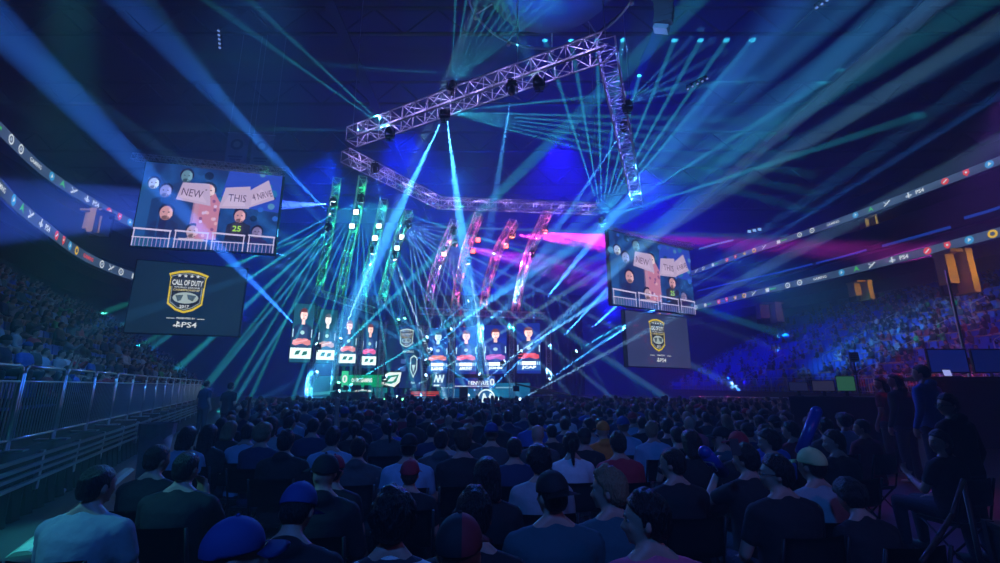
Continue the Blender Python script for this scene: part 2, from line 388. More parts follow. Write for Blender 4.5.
def shield(cv, cx, cy, hh, lay, gold=None, full=True):
    gold = gold or em((.85, .62, .03), 1); dk = em((.02, .025, .03), 1); wh = em((.8, .85, .85), 1); gr = em((.35, .42, .4), 1)
    def sh(k): return [(cx + x * hh * k, cy + y * hh * k) for x, y in [(0, -.5), (.17, -.44), (.34, -.3), (.35, .3), (.39, .4), (.2, .47), (0, .5), (-.2, .47), (-.39, .4), (-.35, .3), (-.34, -.3), (-.17, -.44)]]
    cv.poly(sh(1), gold, lay); cv.poly(sh(.9), dk, lay + 1); cv.poly([(x, y) for x, y in sh(.86)], gr, lay + 2); cv.poly(sh(.82), dk, lay + 3)
    for k in range(4): cv.star(cx + (k - 1.5) * .12 * hh, cy + .36 * hh, .045 * hh, wh, lay + 4)
    cv.rect(cx - .33 * hh, cy + .1 * hh, cx + .33 * hh, cy + .29 * hh, em((.04, .05, .06), 1), lay + 4)
    cv.text('CALL OF DUTY', cx, cy + .2 * hh, .13 * hh, wh, lay + 6, width=.6 * hh, bold=.03)
    cv.text('WORLD LEAGUE', cx, cy + .09 * hh, .035 * hh, wh, lay + 6, width=.5 * hh)
    cv.text('CHAMPIONSHIP', cx, cy + .03 * hh, .05 * hh, em((.7, .6, .25), 1), lay + 6, width=.52 * hh)
    cv.circ(cx, cy - .15 * hh, .25 * hh, .13 * hh, em((.45, .55, .52), 1), lay + 5, 20)
    cv.poly([(cx - .2 * hh, cy - .1 * hh), (cx - .05 * hh, cy - .08 * hh), (cx - .08 * hh, cy - .2 * hh), (cx - .14 * hh, cy - .24 * hh)], em((.08, .12, .13), 1), lay + 6)
    cv.poly([(cx + .02 * hh, cy - .07 * hh), (cx + .2 * hh, cy - .09 * hh), (cx + .15 * hh, cy - .22 * hh), (cx + .05 * hh, cy - .18 * hh)], em((.08, .12, .13), 1), lay + 6)
    cv.text('2017', cx, cy - .35 * hh, .07 * hh, wh, lay + 6, bold=.03)
def ps4(cv, cx, cy, h, lay, col=None):
    c = col or em((.85, .9, .9), 1)
    cv.text('PS4', cx + h * .7, cy, h, c, lay, width=h * 2.4, bold=.01)
    x = cx - h * 1.25; cv.line(x, cy - h * .5, x, cy + h * .6, h * .18, c, lay); cv.circ(x + h * .18, cy + h * .3, h * .22, h * .2, c, lay)
    cv.line(x - h * .6, cy - h * .3, x + h * .6, cy - h * .1, h * .16, c, lay); cv.line(x - h * .5, cy - h * .05, x + h * .6, cy - h * .4, h * .12, c, lay)
def draw_logo(bg):
    def f(cv, w, h):
        cv.rect(0, 0, w, h, bg, 0); wh = em((.8, .85, .85), 1)
        shield(cv, w * .47, h * .6, h * .62, 1)
        cv.text('PRESENTED BY', w * .5, h * .22, h * .025, wh, 2); cv.line(w * .33, h * .215, w * .4, h * .215, h * .008, wh, 2); cv.line(w * .6, h * .215, w * .67, h * .215, h * .008, wh, 2)
        ps4(cv, w * .5, h * .13, h * .075, 2)
    return f
screen((146.5, 161.5), (283, 174), (126, 245.5), 24, 'video_screen', 'big left video screen showing fans holding white paper signs', 'screen', draw_fans)
screen((137.6, 260), (247, 269), (130, 332), 24.3, 'logo_screen', 'dark left screen with gold shield logo, hanging below the fan video', 'screen', draw_logo(ledmat('logo_bg_left', (.006, .022, .045), (.008, .03, .06), 1, .4)))
random.seed(11)
screen((608.5, 230), (689, 250), (612, 304), 30, 'video_screen', 'right video screen showing fans holding signs, beside the stage', 'screen', draw_fans)
screen((625, 310), (686.6, 318.5), (627, 366), 30.5, 'logo_screen', 'small grey right screen with gold shield logo, under the right video', 'screen', draw_logo(ledmat('logo_bg_right', (.035, .05, .14), (.045, .06, .17), 1, .4)))
random.seed(21)
# truss header above the left screen
def header(tl, tr, Y, h, label):
    A = at(*tl, Y); B = atz(*tr, A.z)
    return truss([A, B], h, 'header_truss', label, .03)

# ================================================================== TRUSS
def truss(pts, w, name, label, r=.035, cat='truss', group=None, step=None, flat=False):
    pts = [Vector(p) for p in pts]; org = pts[0].copy()
    root = empty(name, org, 0, label, cat, group)
    P = [p - org for p in pts]
    up = Vector((0, 0, 1))
    frames = []
    for i, p in enumerate(P):
        d = (P[min(i + 1, len(P) - 1)] - P[max(0, i - 1)]).normalized()
        ref = up if abs(d.z) < .8 else Vector((0, 1, 0))
        s = d.cross(ref).normalized(); u = s.cross(d).normalized(); frames.append((s, u))
    offs = ((-1, -1), (1, -1), (1, 1), (-1, 1)) if not flat else ((-1, 0), (1, 0))
    chords = []
    for a, b in offs:
        c = [p + f[0] * a * w / 2 + f[1] * b * w / 2 for p, f in zip(P, frames)]; chords.append(c)
        bm = bmesh.new(); path_tube(bm, c, r, 6); mesh_obj('chord', bm, ALU, root)
    bm = bmesh.new(); st = step or w; nC = len(offs)
    for i in range(len(P) - 1):
        L = (P[i + 1] - P[i]).length; n = max(1, round(L / st))
        for q in range(nC if not flat else 1):
            A = chords[q]; B = chords[(q + 1) % nC]
            for k in range(n):
                a0 = A[i].lerp(A[i + 1], k / n); a1 = A[i].lerp(A[i + 1], (k + 1) / n); b0 = B[i].lerp(B[i + 1], k / n); b1 = B[i].lerp(B[i + 1], (k + 1) / n)
                tube(bm, a0, b0, r * .5, n=5)
                tube(bm, a0, b1, r * .5, n=5) if k % 2 else tube(bm, b0, a1, r * .5, n=5)
    mesh_obj('lacing', bm, ALU, root)
    return root
random.seed(5)
TA0 = at(352, 137, 20.2); TA1 = atz(606, 46, TA0.z); TB1 = atz(637, 200, TA0.z); TC0 = at(345, 155, 21.5); TC1 = atz(440, 203, TC0.z); TC2 = atz(599, 209, TC0.z)
TZ = TA0.z
truss([TA0, TA0.lerp(TA1, .5), TA1], .72, 'overhead_truss', 'long overhead truss rising from upper left to the top corner, lavender lit')
truss([TA1, TB1], .66, 'overhead_truss', 'overhead truss dropping from the top corner down the right side')
truss([TC0, TC1, TC2], .62, 'overhead_truss', 'bent overhead truss along the front of the stage, below the long one')
# finger trusses: (pixel path, start distance, end distance)
fing = [
 ([(337, 180), (332, 215), (325, 258), (319, 290)], 27, 34, 'green'), ([(363, 178), (356, 222), (346, 262), (339, 296)], 27, 34, 'green'),
 ([(384, 200), (376, 240), (367, 275), (362, 304)], 28, 34, 'green'), ([(409, 212), (398, 240), (388, 275), (381, 303)], 28, 34, 'green'),
 ([(455, 222), (443, 250), (432, 282), (428, 306)], 29, 35, 'pink'), ([(479, 215), (466, 250), (458, 285), (454, 308)], 29, 35, 'pink'),
 ([(514, 222), (498, 250), (487, 285), (483, 310)], 29, 35, 'pink'), ([(550, 208), (532, 245), (521, 280), (515, 312)], 29, 35, 'pink')]
fnames = ['leftmost', 'second from the left', 'third from the left', 'fourth from the left, nearest the stage centre', 'first pink-lit one, right of the stage centre', 'second of the pink-lit ones', 'third of the pink-lit ones', 'rightmost']
FP = []
for (pp, Ya, Yb, cname), fn in zip(fing, fnames):
    pts = [at(px, py, Ya + (Yb - Ya) * k / (len(pp) - 1)) for k, (px, py) in enumerate(pp)]; FP.append(pts)
    truss(pts, .5, 'drop_truss', 'curved ladder truss over the stage, %s-lit, %s' % ('green' if cname == 'green' else 'magenta', fn), .035, 'truss', 'curved ladder trusses over the stage', .75)
def btruss(a, b, Y, w, label):
    A = at(*a, Y); B = at(*b, Y); truss([A, B], w, 'support_truss', label, .025)
btruss((314, 291), (375, 311), 35, .5, 'horizontal truss above the green player portraits')
btruss((420, 311), (545, 316), 38, .5, 'horizontal truss above the blue player portraits')
btruss((134, 157), (284, 172), 24.3, .35, 'thin truss carrying the left video screen')
btruss((598, 228), (694, 247), 31, .35, 'thin truss carrying the right video screen')
# suspension cables
for k, (t, a, b) in enumerate([(TA1, 0, 0), (TA0, 0, 0), (TB1, 0, 0), (TC2, 0, 0), (TA0.lerp(TA1, .72), 0, 0)]):
    bm = bmesh.new(); tube(bm, (0, 0, .35), (0, 0, 28.5 - t.z), .02, n=6); o = mesh_obj('hoist_chain', bm, STEEL); o.location = t
    tag(o, 'steel hoist chain holding up ' + ['the top corner of the overhead truss', 'the left end of the long overhead truss', 'the lower end of the right overhead truss', 'the right end of the bent overhead truss', 'the long overhead truss near its top corner'][k], 'chain')

# ================================================================== LIGHT FIXTURES AND BEAMS
def lampmesh():
    root = empty('moving_head_light', (0, 0, 0))
    b = bmesh.new(); box(b, (0, 0, 0), (.36, .26, .12)); bmesh.ops.bevel(b, geom=b.edges[:], offset=.02, segments=2); mesh_obj('base', b, BLACK, root)
    b = bmesh.new(); box(b, (0, 0, .12), (.06, .05, .16)); box(b, (0, 0, .2), (.3, .05, .03)); mesh_obj('clamp', b, BLACK, root)
    y = bmesh.new()
    for s in (-1, 1): box(y, (s * .2, 0, -.2), (.05, .12, .34))
    box(y, (0, 0, -.07), (.44, .12, .04)); mesh_obj('yoke', y, BLACK, root)
    h = bmesh.new(); tube(h, (0, 0, .17), (0, 0, -.14), .11, .15, 14); ell(h, (0, 0, .17), (.11, .11, .08)); hd = mesh_obj('lamp_head', h, BLACK, root, True); hd.location = (0, 0, -.3)
    l = bmesh.new(); tube(l, (0, 0, -.142), (0, 0, -.155), .12, .12, 16); ln = mesh_obj('lens', l, em((.7, .9, 1), 6), hd)
    return root
FIX0 = lampmesh(); index_kids(); FIXN = [0]; fixpos = []
LMK = [(304, 'leftmost portrait'), (329, 'second portrait'), (350, 'third portrait'), (371, 'fourth portrait'), (405, 'badge screen'), (438, 'SLASHER portrait'), (466, 'APATHY portrait'), (495, 'JOHN portrait'), (528, 'JCAP portrait'), (580, 'dark stage end')]
def beam_label(a, b):
    n = min(LMK, key=lambda t: abs(t[0] - a[0]))[1]
    h = 'above the' if a[1] < 325 else 'beside the top of the' if a[1] < 350 else 'beside the middle of the' if a[1] < 368 else 'by the foot of the' if a[1] < 388 else 'on the floor under the'
    return 'stage light %s %s, beam leaning %s' % (h, n, 'far right' if b[0] - a[0] > 90 else 'right' if b[0] > a[0] else 'left')
def fixture(p0, d, col, label, group):
    """a moving head light at p0, its lamp turned along d"""
    o = FIX0 if FIXN[0] == 0 else copy_tree(FIX0)
    FIXN[0] += 1
    up = d.z > .15
    kids = [c for c in bpy.data.objects if c.parent == o] if FIXN[0] == 1 else o.children
    o.location = p0 + Vector((0, 0, -.3 if up else .3)); o.rotation_euler = (PI, 0, 0) if up else (0, 0, 0)
    hd = [c for c in o.children if c.name.startswith('lamp_head')][0]
    dl = Euler(o.rotation_euler).to_matrix().inverted() @ d
    hd.rotation_euler = (-dl).to_track_quat('Z', 'Y').to_euler()
    ln = [c for c in hd.children][0]
    ln.material_slots[0].link = 'OBJECT'; ln.material_slots[0].material = em(col, 5)
    tag(o, label, 'stage light', group); return o
def spot(p0, p1, deg, col, pw, blend=.5, rad=.006, name='beam_light'):
    l = bpy.data.lights.new(name, 'SPOT'); o = bpy.data.objects.new(name, l); COL.objects.link(o)
    l.spot_size = math.radians(deg); l.energy = pw; l.color = col; l.spot_blend = blend; l.shadow_soft_size = rad
    d = (p1 - p0).normalized()
    o.location = p0 + d * .24; o.rotation_euler = d.to_track_quat('-Z', 'Y').to_euler(); return d
BL = (.06, .42, 1.0); CY = (.05, .75, 1.0); WB = (.3, .65, 1.0); DB = (.02, .12, 1.0); TE = (.04, .9, .75)
K = 3.2; KF = 15
def hung(px, py, dz=-.75): return atz(px, py, TZ + dz).y
def beam(a, Ya, b, Yb, deg, col, pw, fix=True, lensc=None, label=None, blend=.4):
    p0 = at(*a, Ya); p1 = at(*b, Yb)
    d = spot(p0, p1, deg, col, pw * K, blend)
    if fix:
        fixture(p0, d, lensc or tuple(min(1, c * .6 + .4) for c in col), label or beam_label(a, b), 'moving head stage lights')
    return p0
def fan(src, Y, ends, Ye, deg, col, pw, label, fix=True):
    p0 = at(*src, Y)
    ax = Vector((0, 0, 0))
    for e in ends:
        ye = Ye if not isinstance(Ye, (list, tuple)) else Ye[0]
        d = spot(p0, at(*e, ye), deg * .9, col, pw * KF, .3); ax += d
    if fix: fixture(p0, ax.normalized(), (.6, 1, 1), label, None)
def arc(x0, y0, x1, y1, n): return [(x0 + (x1 - x0) * k / (n - 1), y0 + (y1 - y0) * k / (n - 1)) for k in range(n)]

# thin fans
fan((390, 131), hung(390, 131), arc(290, 60, 345, 0, 6) + [(330, 130), (310, 100)], 22, 1.5, CY, 2.4e4, 'fan light at the left end of the long overhead truss')
fan((445, 112), hung(445, 112), arc(600, 96, 585, 150, 9), 24, 1.4, CY, 5e4, 'brightest fan light hanging under the middle of the long overhead truss')
fan((452, 85), hung(452, 85, .55), arc(455, 10, 540, 15, 10), 18, 1.5, CY, 2.6e4, 'fan light on top of the long overhead truss, shining at the ceiling')
fan((539, 80), hung(539, 80), arc(450, 0, 510, 0, 7) + [(450, 60), (445, 35), (470, 75)], 17, 1.4, CY, 1.6e4, 'fan light on the long overhead truss close to its top corner')
fan((361, 200), 27.0, arc(285, 240, 330, 290, 7) + arc(338, 290, 410, 270, 9) + arc(420, 250, 430, 222, 4), 29.5, 1.4, CY, 1.4e5, 'fan light on the second green ladder truss')
fan((408, 226), 27.9, arc(470, 228, 460, 280, 7) + arc(450, 290, 415, 300, 5), 30, 1.4, (.2, .6, 1), 1.2e5, 'fan light on the fourth green ladder truss')
fan((602, 219), hung(602, 219) - .7, arc(580, 150, 660, 150, 9) + [(665, 180), (660, 200)], 31, 1.5, CY, 1.1e5, 'fan light at the right end of the bent overhead truss')
fan((328, 229), 27.7, arc(285, 245, 300, 290, 6), 29, 1.6, TE, 7e4, 'fan light on the leftmost green ladder truss')
fan((532, 255), 30.2, arc(515, 290, 560, 290, 6), 34, 1.2, BL, 4e4, 'small fan light on the rightmost ladder truss')
fan((454, 232), 28.9, arc(435, 280, 460, 280, 5), 33, 1.5, WB, 5e4, 'fan light on the first magenta ladder truss')
fan((627, 103), hung(627, 103, -.2), arc(670, 60, 690, 90, 5), 24, 1.5, BL, 1.4e4, 'fan light on the right overhead truss')
# thick hanging beams
beam((445, 113), hung(445, 113), (392, 225), 22, 5, BL, 4.5e5, False)
beam((446, 113), hung(446, 113), (462, 235), 24, 5, BL, 5e5, False)
beam((512, 90), hung(512, 90), (496, 190), 24, 3, BL, 1.4e5, True, None, 'stage light under the long overhead truss pointing straight down')
beam((625, 128), hung(625, 128, -.2), (560, 225), 26, 3, BL, 2e5, True, None, 'stage light halfway down the right overhead truss')
beam((375, 170), hung(375, 170), (392, 260), 26, 3.2, BL, 1.6e5, True, None, 'stage light on the bent overhead truss near its left end')
beam((394, 258), 30, (427, 348), 30, 2.0, (.5, .8, 1), 5e5, True, None, 'stage light on the fourth green ladder truss with a narrow white beam')
beam((468, 262), 31, (484, 352), 31, 2.0, (.5, .8, 1), 4.5e5, True, None, 'stage light on the second magenta ladder truss with a narrow white beam')
beam((373, 252), 29, (349, 330), 29, 2.0, CY, 1e5, True, None, 'stage light on the third green ladder truss aimed down left')
beam((447, 248), 31, (462, 320), 33, 3.0, (1, .12, .3), 1.2e5, True, None, 'stage light with a pink beam on the first magenta ladder truss')
beam((437, 215), 27, (330, 250), 24, 2.2, BL, 1e5, False)
# magenta washes
beam((513, 235), 31, (640, 246), 31, 14, (1, .05, .75), 1.6e5, True, (1, .3, .4), 'stage light with a magenta wash on the third magenta ladder truss')
beam((545, 232), 31.5, (680, 252), 33, 15, (.9, .04, .8), 1.2e5, True, (1, .3, .4), 'stage light with a magenta wash on the rightmost ladder truss')
beam((455, 245), 32, (530, 262), 32, 16, (.8, .05, 1), 4.5e4, True, (1, .3, .4), 'stage light with a magenta wash on the first magenta ladder truss')
# horizontal blue glow to the left
beam((333, 204), 27.5, (230, 206), 26, 14, (.05, .14, 1), 1.6e5, True, (.7, .8, 1), 'stage light on the leftmost ladder truss aimed sideways at the left screen')
# long diagonals going up right from the stage
ups = [((503, 362), (640, 276), 30, 1.5, (.2, .55, 1), 8e5), ((520, 352), (655, 262), 29, 1.9, BL, 6e5), ((548, 380), (700, 275), 28, 1.8, BL, 6e5),
       ((481, 398), (640, 245), 27, 2.0, BL, 5e5), ((467, 396), (560, 318), 30, 1.4, (.2, .55, 1), 6e5), ((575, 352), (706, 276), 27, 1.8, CY, 4.5e5),
       ((519, 400), (560, 378), 30, 1.2, (.25, .6, 1), 4e5), ((450, 330), (600, 225), 26, 2.6, BL, 4e5), ((430, 350), (560, 240), 26, 2.4, BL, 3.5e5)]
for k, (a, b, Yb, dg, c, pw) in enumerate(ups):
    beam(a, 33.5, b, Yb, dg * 1.35, c, pw)
# left side floor lights firing right-up / left-up
lft = [((316, 373), (372, 318), 31, 1.6, CY, 5e5), ((338, 392), (440, 330), 31, 1.5, CY, 5e5), ((340, 340), (372, 262), 31, 1.7, (.3, .8, 1), 5e5), ((396, 398), (470, 352), 31, 1.2, (.3, .8, 1), 4e5),
       ((385, 377), (500, 312), 30, 1.4, BL, 4e5), ((427, 361), (380, 300), 31, 1.3, BL, 3e5), ((426, 338), (470, 300), 30, 1.4, BL, 4e5), ((425, 376), (455, 350), 31, 1.2, BL, 4e5),
       ((481, 375), (400, 318), 30, 1.4, BL, 3.5e5), ((500, 400), (385, 330), 30, 1.4, BL, 3.5e5), ((470, 300), (300, 380), 30, 1.2, BL, 2e5)]
for k, (a, b, Yb, dg, c, pw) in enumerate(lft):
    beam(a, 33.5, b, Yb, dg * 1.35, c, pw * 1.2)
# far reaching left beams
beam((318, 345), 33, (222, 268), 28, 2.3, CY, 7e5, True); beam((300, 262), 33, (190, 222), 26, 3.5, BL, 2.2e5, False)
beam((300, 330), 33, (135, 163), 17, 3.4, (.03, .2, 1), 6e5, True, None, 'stage light left of the portraits aimed high at the upper left')
beam((330, 215), 30, (246, 127), 20, 4.0, (.03, .2, 1), 2.2e5, True, None, 'stage light beside the left video screen aimed over its top')
# far reaching right beams across the hall
for a, b, Yb, dg, pw in [((560, 340), (735, 150), 22, 2.8, 1.3e6), ((590, 330), (770, 165), 22, 4.4, 8e5), ((600, 345), (880, 160), 22, 3.4, 8e5), ((545, 300), (690, 120), 22, 5, 6e5), ((615, 300), (905, 130), 22, 3.6, 7e5)]:
    beam(a, 36, b, Yb, dg, (.04, .27, 1), pw, False)
# small green stage floor lights
for a in [(385, 401), (403, 401), (398, 321), (404, 320), (427, 402), (338, 384), (352, 386)]:
    beam(a, 33, (a[0] + random.uniform(-10, 10), a[1] - 20), 32, 8, (.05, 1, .3), 4e3, True, (.2, 1, .5), 'small green stage light at the foot of the stage wall')
# blue / violet wash lights hung in the rig (they light the haze)
def wash(a, Y, b, Yb, deg, col, pw): spot(at(*a, Y), at(*b, Yb), deg, col, pw, 1.0, .3, 'wash_light')
W = 1.35
wash((400, 120), 34, (430, 300), 50, 100, (.0, .012, 1), 3.4e4 * W); wash((560, 130), 35, (560, 300), 50, 100, (.01, .002, 1), 4e4 * W)
wash((330, 150), 34, (300, 320), 48, 100, (.0, .03, 1), 2.2e4 * W); wash((640, 170), 36, (690, 300), 50, 100, (.008, .004, 1), 2.8e4 * W)
wash((480, 345), 50, (480, -60), 34, 90, (.0, .012, 1), 5.5e4 * W); wash((370, 340), 48, (360, -60), 34, 86, (.0, .05, 1), 3e4 * W); wash((610, 330), 48, (640, -60), 34, 90, (.004, .006, 1), 5e4 * W)
wash((240, 330), 36, (200, 0), 24, 100, (.0, .008, 1), .7e4 * W)
wash((720, 330), 44, (800, 0), 28, 100, (.0, .008, 1), 1.0e4 * W)
# point lights without fixtures, added inside overhead and ladder trusses to brighten them
def truss_fill(a, b, col, pw, every=1.7):
    n = max(1, round((b - a).length / every))
    for i in range(n):
        l = bpy.data.lights.new('truss_fill_light', 'POINT'); o = bpy.data.objects.new('truss_fill_light', l); COL.objects.link(o)
        l.energy = pw; l.color = col; l.shadow_soft_size = .04; o.location = a.lerp(b, (i + .5) / n)
TW = 26
LAV = (.42, .32, 1)
for a, b in ((TA0, TA1), (TC0, TC1), (TC1, TC2)): truss_fill(a, b, LAV, TW)
truss_fill(TA1, TB1, (.15, .15, 1), TW)
for i, pts in enumerate(FP):
    c = (.02, 1, .25) if i < 2 else (.02, .9, .5) if i < 4 else (1, .10, .4) if i > 4 else (.7, .1, .9)
    for a, b in zip(pts, pts[1:]): truss_fill(a, b, c, TW * .8)
for px, yt in ((317, 305), (339.5, 318), (361.5, 320), (383.5, 322), (426, 326), (452.5, 324), (481, 324), (511.5, 322), (548, 330)):
    a = at(px, yt, 34.2); truss([(a.x, a.y, .9), (a.x, a.y, a.z)], .35, 'light_tower', 'upright light tower on the stage, %s' % ('left edge of the leftmost gap' if px < 320 else 'gap right of the second portrait' if px < 345 else 'gap left of the fourth portrait' if px < 365 else 'left side of the badge screen' if px < 400 else 'right side of the badge screen' if px < 430 else 'gap left of the name plate APATHY' if px < 460 else 'gap right of the name plate APATHY' if px < 490 else 'gap left of the name plate JCAP' if px < 520 else 'far right of the portraits'), .02)
# square audience blinder lamps on the ladder trusses
def blinder(px, py, Y, col, label, st=6):
    p = at(px, py, Y); root = empty('square_lamp', p, 0, label, 'stage light')
    b = bmesh.new(); box(b, (0, .1, 0), (.4, .18, .4)); bmesh.ops.bevel(b, geom=b.edges[:], offset=.02, segments=1); mesh_obj('housing', b, BLACK, root)
    b = bmesh.new(); box(b, (0, 0, 0), (.32, .03, .32)); mesh_obj('lens', b, em(col, st), root)
    b = bmesh.new(); tube(b, (0, .12, .2), (0, .12, .42), .03); mesh_obj('bracket', b, BLACK, root)
for px, py, Y, c, l in [(333, 203, 28, (.6, .9, 1), 'glowing square lamp on the leftmost ladder truss'), (356, 212, 28, (.8, .7, 1), 'upper glowing square lamp on the second green ladder truss'), (352, 226, 28.5, (.5, .7, .9), 'lower square lamp on the second green ladder truss'),
    (379, 226, 29, (.5, .9, 1), 'upper square lamp on the third green ladder truss'), (375, 238, 29, (.9, .9, 1), 'bright square lamp on the third green ladder truss'), (402, 237, 30, (.9, .9, 1), 'bright square lamp on the fourth green ladder truss'), (397, 248, 30, (.5, .8, 1), 'lower square lamp on the fourth green ladder truss'),
    (449, 243, 31, (1, .45, .35), 'orange square lamp on the first magenta ladder truss'), (444, 254, 31, (1, .45, .55), 'pink square lamp on the first magenta ladder truss'), (478, 240, 31, (1, .1, .12), 'upper red lamp on the second magenta ladder truss'), (473, 251, 31.2, (1, .1, .12), 'lower red lamp on the second magenta ladder truss'),
    (512, 236, 31, (1, .2, .15), 'upper red lamp on the third magenta ladder truss'), (506, 246, 31.4, (1, .15, .15), 'lower red lamp on the third magenta ladder truss'), (545, 232, 31.4, (1, .15, .2), 'red lamp on the rightmost ladder truss')]:
    blinder(px, py, Y, c, l)

# ================================================================== STAGE
def quad_panel(px0, px1, yt, yb, Y, name, label, cat, draw, depth=.15, group=None, face=0):
    a = at(px0, yt, Y); zb = at(px0, yb, Y).z; w = at(px1, yt, Y).x - a.x
    root = empty(name, (a.x, a.y, zb), face, label, cat, group); h = a.z - zb
    bm = bmesh.new(); box(bm, (w / 2, depth / 2 + .02, h / 2), (w + .08, depth, h + .08)); mesh_obj('housing', bm, BLACK, root)
    cv = Canvas(); draw(cv, w, h); cv.done('display', root); return root
lit = em
def portrait(bg, jersey, arm, hairc, skinc, plate, nm=None, glass=False):
    def em(c, k=1.0): return lit(c, k * 1.8)
    def f(cv, w, h):
        cv.rect(0, 0, w, h, em(bg, 1), 0); cv.poly([(0, h * .45), (w, h * .6), (w, h * .75), (0, h * .6)], em(tuple(c * 1.35 for c in bg), 1), 1)
        X = lambda x: x * w; Yh = lambda y: y * h
        j = em(jersey, 1); sk = em(skinc, 1); a = em(arm, 1)
        cv.poly([(X(.02), Yh(.22)), (X(.98), Yh(.22)), (X(.98), Yh(.52)), (X(.92), Yh(.6)), (X(.62), Yh(.665)), (X(.38), Yh(.665)), (X(.08), Yh(.6)), (X(.02), Yh(.52))], j, 2)
        cv.poly([(X(.2), Yh(.25)), (X(.8), Yh(.25)), (X(.72), Yh(.6)), (X(.28), Yh(.6))], em(tuple(c * 1.6 + .01 for c in jersey), 1), 3)
        cv.poly([(X(.42), Yh(.64)), (X(.58), Yh(.64)), (X(.57), Yh(.74)), (X(.43), Yh(.74))], sk, 3)
        cv.circ(X(.5), Yh(.83), X(.2), Yh(.095), em(hairc, 1), 3, 20); cv.circ(X(.5), Yh(.8), X(.17), Yh(.092), sk, 4, 20); cv.poly([(X(.36), Yh(.85)), (X(.64), Yh(.85)), (X(.6), Yh(.9)), (X(.42), Yh(.9))], em(hairc, 1), 5)
        cv.poly([(X(.36), Yh(.76)), (X(.43), Yh(.72)), (X(.44), Yh(.8)), (X(.4), Yh(.86))], em(tuple(min(1, c * 1.5 + .1) for c in skinc), 1), 5)
        dk = em((.1, .03, .03), 1)
        cv.rect(X(.4), Yh(.795), X(.47), Yh(.805), dk, 6); cv.rect(X(.53), Yh(.795), X(.6), Yh(.805), dk, 6); cv.rect(X(.45), Yh(.738), X(.55), Yh(.746), dk, 6); cv.poly([(X(.48), Yh(.76)), (X(.52), Yh(.76)), (X(.505), Yh(.79))], em(tuple(c * .7 for c in skinc), 1), 6)
        if glass: cv.line(X(.37), Yh(.802), X(.63), Yh(.802), Yh(.012), dk, 7)
        cv.poly([(X(.06), Yh(.3)), (X(.2), Yh(.28)), (X(.8), Yh(.345)), (X(.8), Yh(.395)), (X(.62), Yh(.4)), (X(.08), Yh(.37))], a, 7); cv.poly([(X(.94), Yh(.3)), (X(.8), Yh(.28)), (X(.22), Yh(.35)), (X(.22), Yh(.395)), (X(.4), Yh(.4)), (X(.92), Yh(.37))], em(tuple(c * .75 for c in arm), 1), 7.5)
        cv.line(X(.2), Yh(.33), X(.75), Yh(.375), Yh(.02), em(tuple(min(1, c * 1.4) for c in arm), 1), 8)
        for sx in (.05, .95): cv.line(X(sx), Yh(.42), X(sx), Yh(.56), X(.04), em((.5, .75, .9), 1), 4)
        cv.circ(X(.5), Yh(.5), X(.1), Yh(.035), em(plate, .7), 5, 14)
        if nm:
            cv.rect(X(0), Yh(.06), X(1), Yh(.24), em((.02, .1, .35), 1), 9); cv.rect(X(.2), Yh(.165), X(.8), Yh(.235), em((.8, .95, 1), 1.2), 10)
            for k in (.06, .14, .86, .94): cv.rect(X(k - .02), Yh(.17), X(k + .02), Yh(.23), em((.4, .7, .9), 1), 10)
            cv.text(nm, X(.5), Yh(.115), Yh(.065), em((.85, 1, 1), 1.3), 10, width=X(.6), bold=.04)
            cv.ring(X(.5), Yh(.45), 0.01, .005, em(plate, 1), 10, 6)
        else:
            cv.rect(X(-.0), Yh(.06), X(1), Yh(.24), em((.7, .9, .85), 1.1), 9)
            cv.poly([(X(.2), Yh(.12)), (X(.42), Yh(.13)), (X(.5), Yh(.2)), (X(.28), Yh(.19))], em((.02, .15, .13), 1), 10); cv.poly([(X(.55), Yh(.11)), (X(.8), Yh(.13)), (X(.82), Yh(.19)), (X(.62), Yh(.18))], em((.02, .15, .13), 1), 10)
    return f
TB = (.008, .07, .12); SK = (.95, .55, .5)
quad_panel(295, 314, 303, 362, 31.5, 'portrait_screen', 'tall player portrait screen, leftmost and largest, man with crossed arms', 'screen', portrait(TB, (.01, .03, .09), (.8, .28, .3), (.12, .03, .03), SK, (.5, .9, .9)), face=.5)
quad_panel(320.5, 337, 309, 363, 33.5, 'portrait_screen', 'tall player portrait screen, second from the left, white shoulders', 'screen', portrait((.006, .06, .1), (.01, .06, .12), (.6, .4, .4), (.08, .1, .12), (.85, .75, .72), (.5, .9, .9)), face=.45)
quad_panel(342, 358, 316, 366, 35, 'portrait_screen', 'tall player portrait screen, third from the left above the score strip', 'screen', portrait((.006, .04, .12), (.01, .05, .13), (.8, .25, .3), (.2, .08, .06), SK, (.5, .9, .9), None, True), face=.4)
quad_panel(364, 378, 320, 368, 36, 'portrait_screen', 'tall player portrait screen, fourth from the left, beside the dark logo panel', 'screen', portrait((.005, .04, .12), (.01, .04, .14), (.85, .15, .4), (.14, .04, .05), SK, (.5, .9, .9)), face=.35)
quad_panel(428.5, 448.5, 328, 374, 38, 'portrait_screen', 'player portrait screen with name plate SLASHER, right of the logo panel', 'screen', portrait((.005, .03, .2), (.01, .05, .25), (.8, .25, .25), (.03, .1, .2), (.5, .7, .85), (.5, .8, 1), 'SLASHER'))
quad_panel(456, 477, 327, 374, 37.5, 'portrait_screen', 'player portrait screen with name plate APATHY', 'screen', portrait((.005, .02, .2), (.01, .05, .22), (.8, .15, .3), (.1, .03, .04), SK, (.5, .8, 1), 'APATHY'))
quad_panel(484.5, 506.5, 325, 374, 36.5, 'portrait_screen', 'player portrait screen with name plate JOHN', 'screen', portrait((.005, .02, .22), (.01, .03, .2), (.5, .15, .55), (.14, .04, .04), SK, (.5, .8, 1), 'JOHN'))
